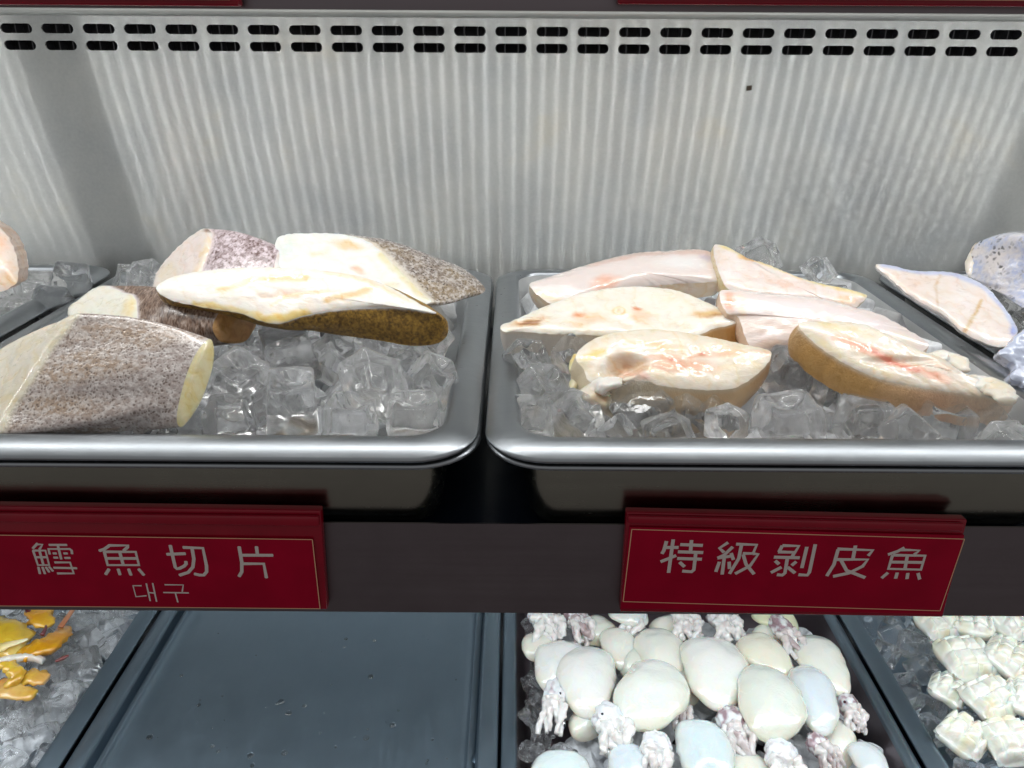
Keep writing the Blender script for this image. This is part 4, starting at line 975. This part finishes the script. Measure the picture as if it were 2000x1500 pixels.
# ================================================================= SCORED SQUID CHUNKS (bottom right)
def chunk(label, px, py, z, size, rot, sd):
    c = at_z(px, py, z); R = Matrix.Rotation(math.radians(rot[2]), 3, 'Z')@Matrix.Rotation(math.radians(rot[0]), 3, 'X')@Matrix.Rotation(math.radians(rot[1]), 3, 'Y')
    n = 40; vs, cs, fs = [], [], []; sz = size*px_size(c); th = sz*.44
    for side in (1, -1):
        for j in range(n+1):
            for i in range(n+1):
                x, y = (i/n-.5), (j/n-.5); e = min(1, (1-(abs(2*x)**5+abs(2*y)**5)**.2)*3.2); e = math.sqrt(max(0, 1-(1-e)**2))
                h = .5*e
                if side > 0:
                    g = max(math.exp(-((abs(((x*3.1+.5+.10*noise.noise(Vector((y*5,sd,1)))) % 1)-.5)*2-0)**2)*14), math.exp(-((abs(((y*3.1+.5+.10*noise.noise(Vector((x*5,sd,7)))) % 1)-.5)*2)**2)*14)); h -= g*.26*e
                v = Vector((x*sz*(1+.1*noise.noise(Vector((y*3, sd, 0)))), y*sz*.95, side*(h+.55*(1-(x*x+y*y)*2.2)*e if side > 0 else h)*th*(1+.25*noise.noise(Vector((x*3,y*3,sd))))+(x*x*(1.2+math.sin(sd))-y*y*.6*math.cos(sd))*sz*.3))
                vs.append(R@v+c); cs.append(mixc(lin('f2f2e8'), lin('e6dfb8'), smooth(noise.noise(Vector((x*4, y*4, sd)))+.2)*.7))
    m_ = (n+1)**2
    for sidx in range(2):
        for j in range(n):
            for i in range(n):
                a = sidx*m_+j*(n+1)+i; fs.append((a, a+1, a+n+2, a+n+1))
    for i in range(n):
        for (a, b_) in ((i, i+1), (n*(n+1)+i, n*(n+1)+i+1), (i*(n+1), (i+1)*(n+1)), (i*(n+1)+n, (i+1)*(n+1)+n)): fs.append((a, b_, b_+m_, a+m_))
    o = mesh('squid_chunk', vs, fs, M_SQUID, None, cols=cs)
    return setp(o, label, 'squid', 'scored squid chunks in the bottom right tray')
for i, (x, y, s_, dz, r) in enumerate([(1830,1222,78,.004,(10,5,10)),(1900,1225,80,.008,(-8,4,60)),(1968,1218,84,.012,(12,8,30)),(2035,1230,84,.010,(5,-8,10)),(1880,1290,96,.010,(6,2,8)),(1960,1290,80,.016,(20,0,45)),
        (2020,1300,84,.012,(0,14,80)),(1850,1350,70,.000,(12,12,50)),(1930,1370,90,.010,(4,-6,20)),(2010,1375,90,.014,(-6,10,60)),(1880,1440,88,.004,(8,8,40)),(1970,1450,94,.010,(10,-5,5)),(2050,1440,90,.010,(0,5,30))]):
    chunk('milky white squid chunk scored in a grid, heaped in the bottom right tray', x, y, Z+dz, s_, r, i*1.7)

# ================================================================= YELLOW SHELLFISH (bottom left)
M_YEL = flesh_mat('yellow_shell', sss=.7, rough=.16, coat=1, bmp=.6, var=.25)
def petal(parent, pts, z, wpx, cols, name='shell', flat=.42, wob=.5, rads=None):
    P = [at_z(x, y, z+dz) for x, y, dz in pts]; r = wpx/2*px_size(P[0])
    n = len(P); rads = rads or [math.sin(math.pi*(i+.35)/(n-.1))*1.0+.12 for i in range(n)]
    return tube(name, P, [r*k for k in rads], M_YEL, parent, cols, sides=18, flat=flat, wob=wob)
YA, YB = 'c9900f', 'd9b23a'
g = thing('shellfish', 'yellow shellfish piece with dark red spots and a pointed white claw', 'shellfish', at_z(60,1270,Z), None)
petal(g, [(10,1290,.012),(50,1275,.016),(85,1262,.018),(118,1240,.014),(125,1225,.010)], Z, 46, [YB,YA,YA,'c48a20','b97b1c'])
petal(g, [(70,1180,.016),(80,1205,.020),(98,1222,.018)], Z, 44, [YA,YA,YB], rads=[.8,1,.4])
petal(g, [(-30,1210,.018),(5,1230,.022),(28,1262,.018),(40,1275,.012)], Z, 60, ['a8a020','c2a21a',YB,'ece2a8'])
petal(g, [(-30,1275,.020),(10,1262,.024),(55,1248,.026)], Z, 30, [YB,'ecd9a0','f4ecd0'], rads=[1,.7,.12], flat=.5)
tube('spot', [at_z(82,1240,Z+.024), at_z(88,1230,Z+.024), at_z(90,1222,Z+.024)], [.002,.0016,.001], M_YEL, g, ['5c0f1c']*3)
tube('spot', [at_z(46,1180,Z+.020), at_z(56,1195,Z+.020), at_z(62,1208,Z+.018)], [.0025,.0025,.001], M_YEL, g, ['5a1418']*3)
tube('antenna', [at_z(118,1225,Z+.016), at_z(132,1205,Z+.018), at_z(150,1180,Z+.018)], [.003,.0026,.0022], M_YEL, g, ['a86a48','b08060','a87858'], flat=.5)
g = thing('shellfish', 'curled yellow shellfish piece below a pale stalk', 'shellfish', at_z(40,1330,Z), None)
petal(g, [(-25,1310,.014),(10,1300,.020),(28,1312,.020),(30,1328,.018),(8,1340,.016)], Z, 26, ['dd9a50',YB,YB,'c99a30',YB], flat=.7)
petal(g, [(30,1325,.010),(60,1322,.014),(92,1328,.012)], Z, 38, [YB,'cba23a','d8a860'])
petal(g, [(5,1330,.010),(25,1350,.012),(68,1358,.010)], Z, 36, ['d79a50','d8b26a','cda238'])
g = thing('shellfish', 'slender pale grey stalk with a dark red tip lying on the bottom left ice', 'shellfish', at_z(40,1290,Z), None)
tube('stalk', [at_z(-30,1300,Z+.014), at_z(20,1288,Z+.016), at_z(62,1284,Z+.016), at_z(85,1292,Z+.014)], [.003,.004,.004,.003], M_YEL, g, ['c9c4bc','d6d2c8','d8c8b8','b8b8b4'])
tube('tip', [at_z(108,1292,Z+.014), at_z(122,1286,Z+.014), at_z(134,1280,Z+.014)], [.001,.0018,.001], M_YEL, g, ['6a2020']*3)

# ================================================================= DROPLETS AND SMALL MARKS
M_WATER, nt, b = nodes('water')
b.inputs['Transmission Weight'].default_value = 1; b.inputs['Roughness'].default_value = 0; b.inputs['IOR'].default_value = 1.33
def droplet_mesh(sd):
    bm = bmesh.new(); bmesh.ops.create_icosphere(bm, subdivisions=3, radius=1)
    for v in bm.verts:
        v.co.z = max(v.co.z, -.12)*.45; v.co.x *= 1+.25*noise.noise(v.co*1.4+Vector((sd,0,0))); v.co.y *= 1+.25*noise.noise(v.co*1.4+Vector((0,sd,0)))
    me = bpy.data.meshes.new('water_droplet'); bm.to_mesh(me); bm.free(); me.polygons.foreach_set('use_smooth', [True]*len(me.polygons)); me.materials.append(M_WATER); return me
DM = [droplet_mesh(i*2.7) for i in range(4)]
def droplet(x, y, z, r, label, group):
    o = bpy.data.objects.new('water_droplet', random.choice(DM)); COL.objects.link(o); o.location = (x, y, z); o.scale = (r, r, r); o.rotation_euler = (0, 0, random.uniform(0, 6)); setp(o, label, 'droplet', group)
for _ in range(64):
    u, v = random.uniform(200, 960), random.uniform(1215, 1495)
    q = at_z(u, v, R2-.016)
    if q.x > LX0+.045 and q.x < LX1-.04 and q.y < LY1-.05: droplet(q.x, q.y, q.z+.0001, random.choice((.0006,.0009,.0013,.0019,.0028)), 'tiny water droplet on the floor of the empty dark tray', 'droplets in the empty tray')
for _ in range(30):
    sx = random.choice(((X1-.0165), (X1+.0135), X2-.0135)); yy = random.uniform(.37, .66)
    droplet(sx+random.uniform(-.004, .004), yy, .0-.0012, random.choice((.0004,.0007,.001)), 'tiny water droplet on the side rim of an upper tray', 'droplets on the tray rims')
q = at_z(936, 1481, R2-.016)
bm = bmesh.new(); bmesh.ops.create_uvsphere(bm, u_segments=28, v_segments=14, radius=.0062)
for v in bm.verts: v.co.z *= .18
vs_ = [v.co+q for v in bm.verts]; bm.verts.index_update(); fs_ = [[v.index for v in f.verts] for f in bm.faces]; bm.free()
setp(mesh('stud', vs_, fs_, M_DARKTRAY), 'round flat stud in the near right corner of the empty tray', 'stud')
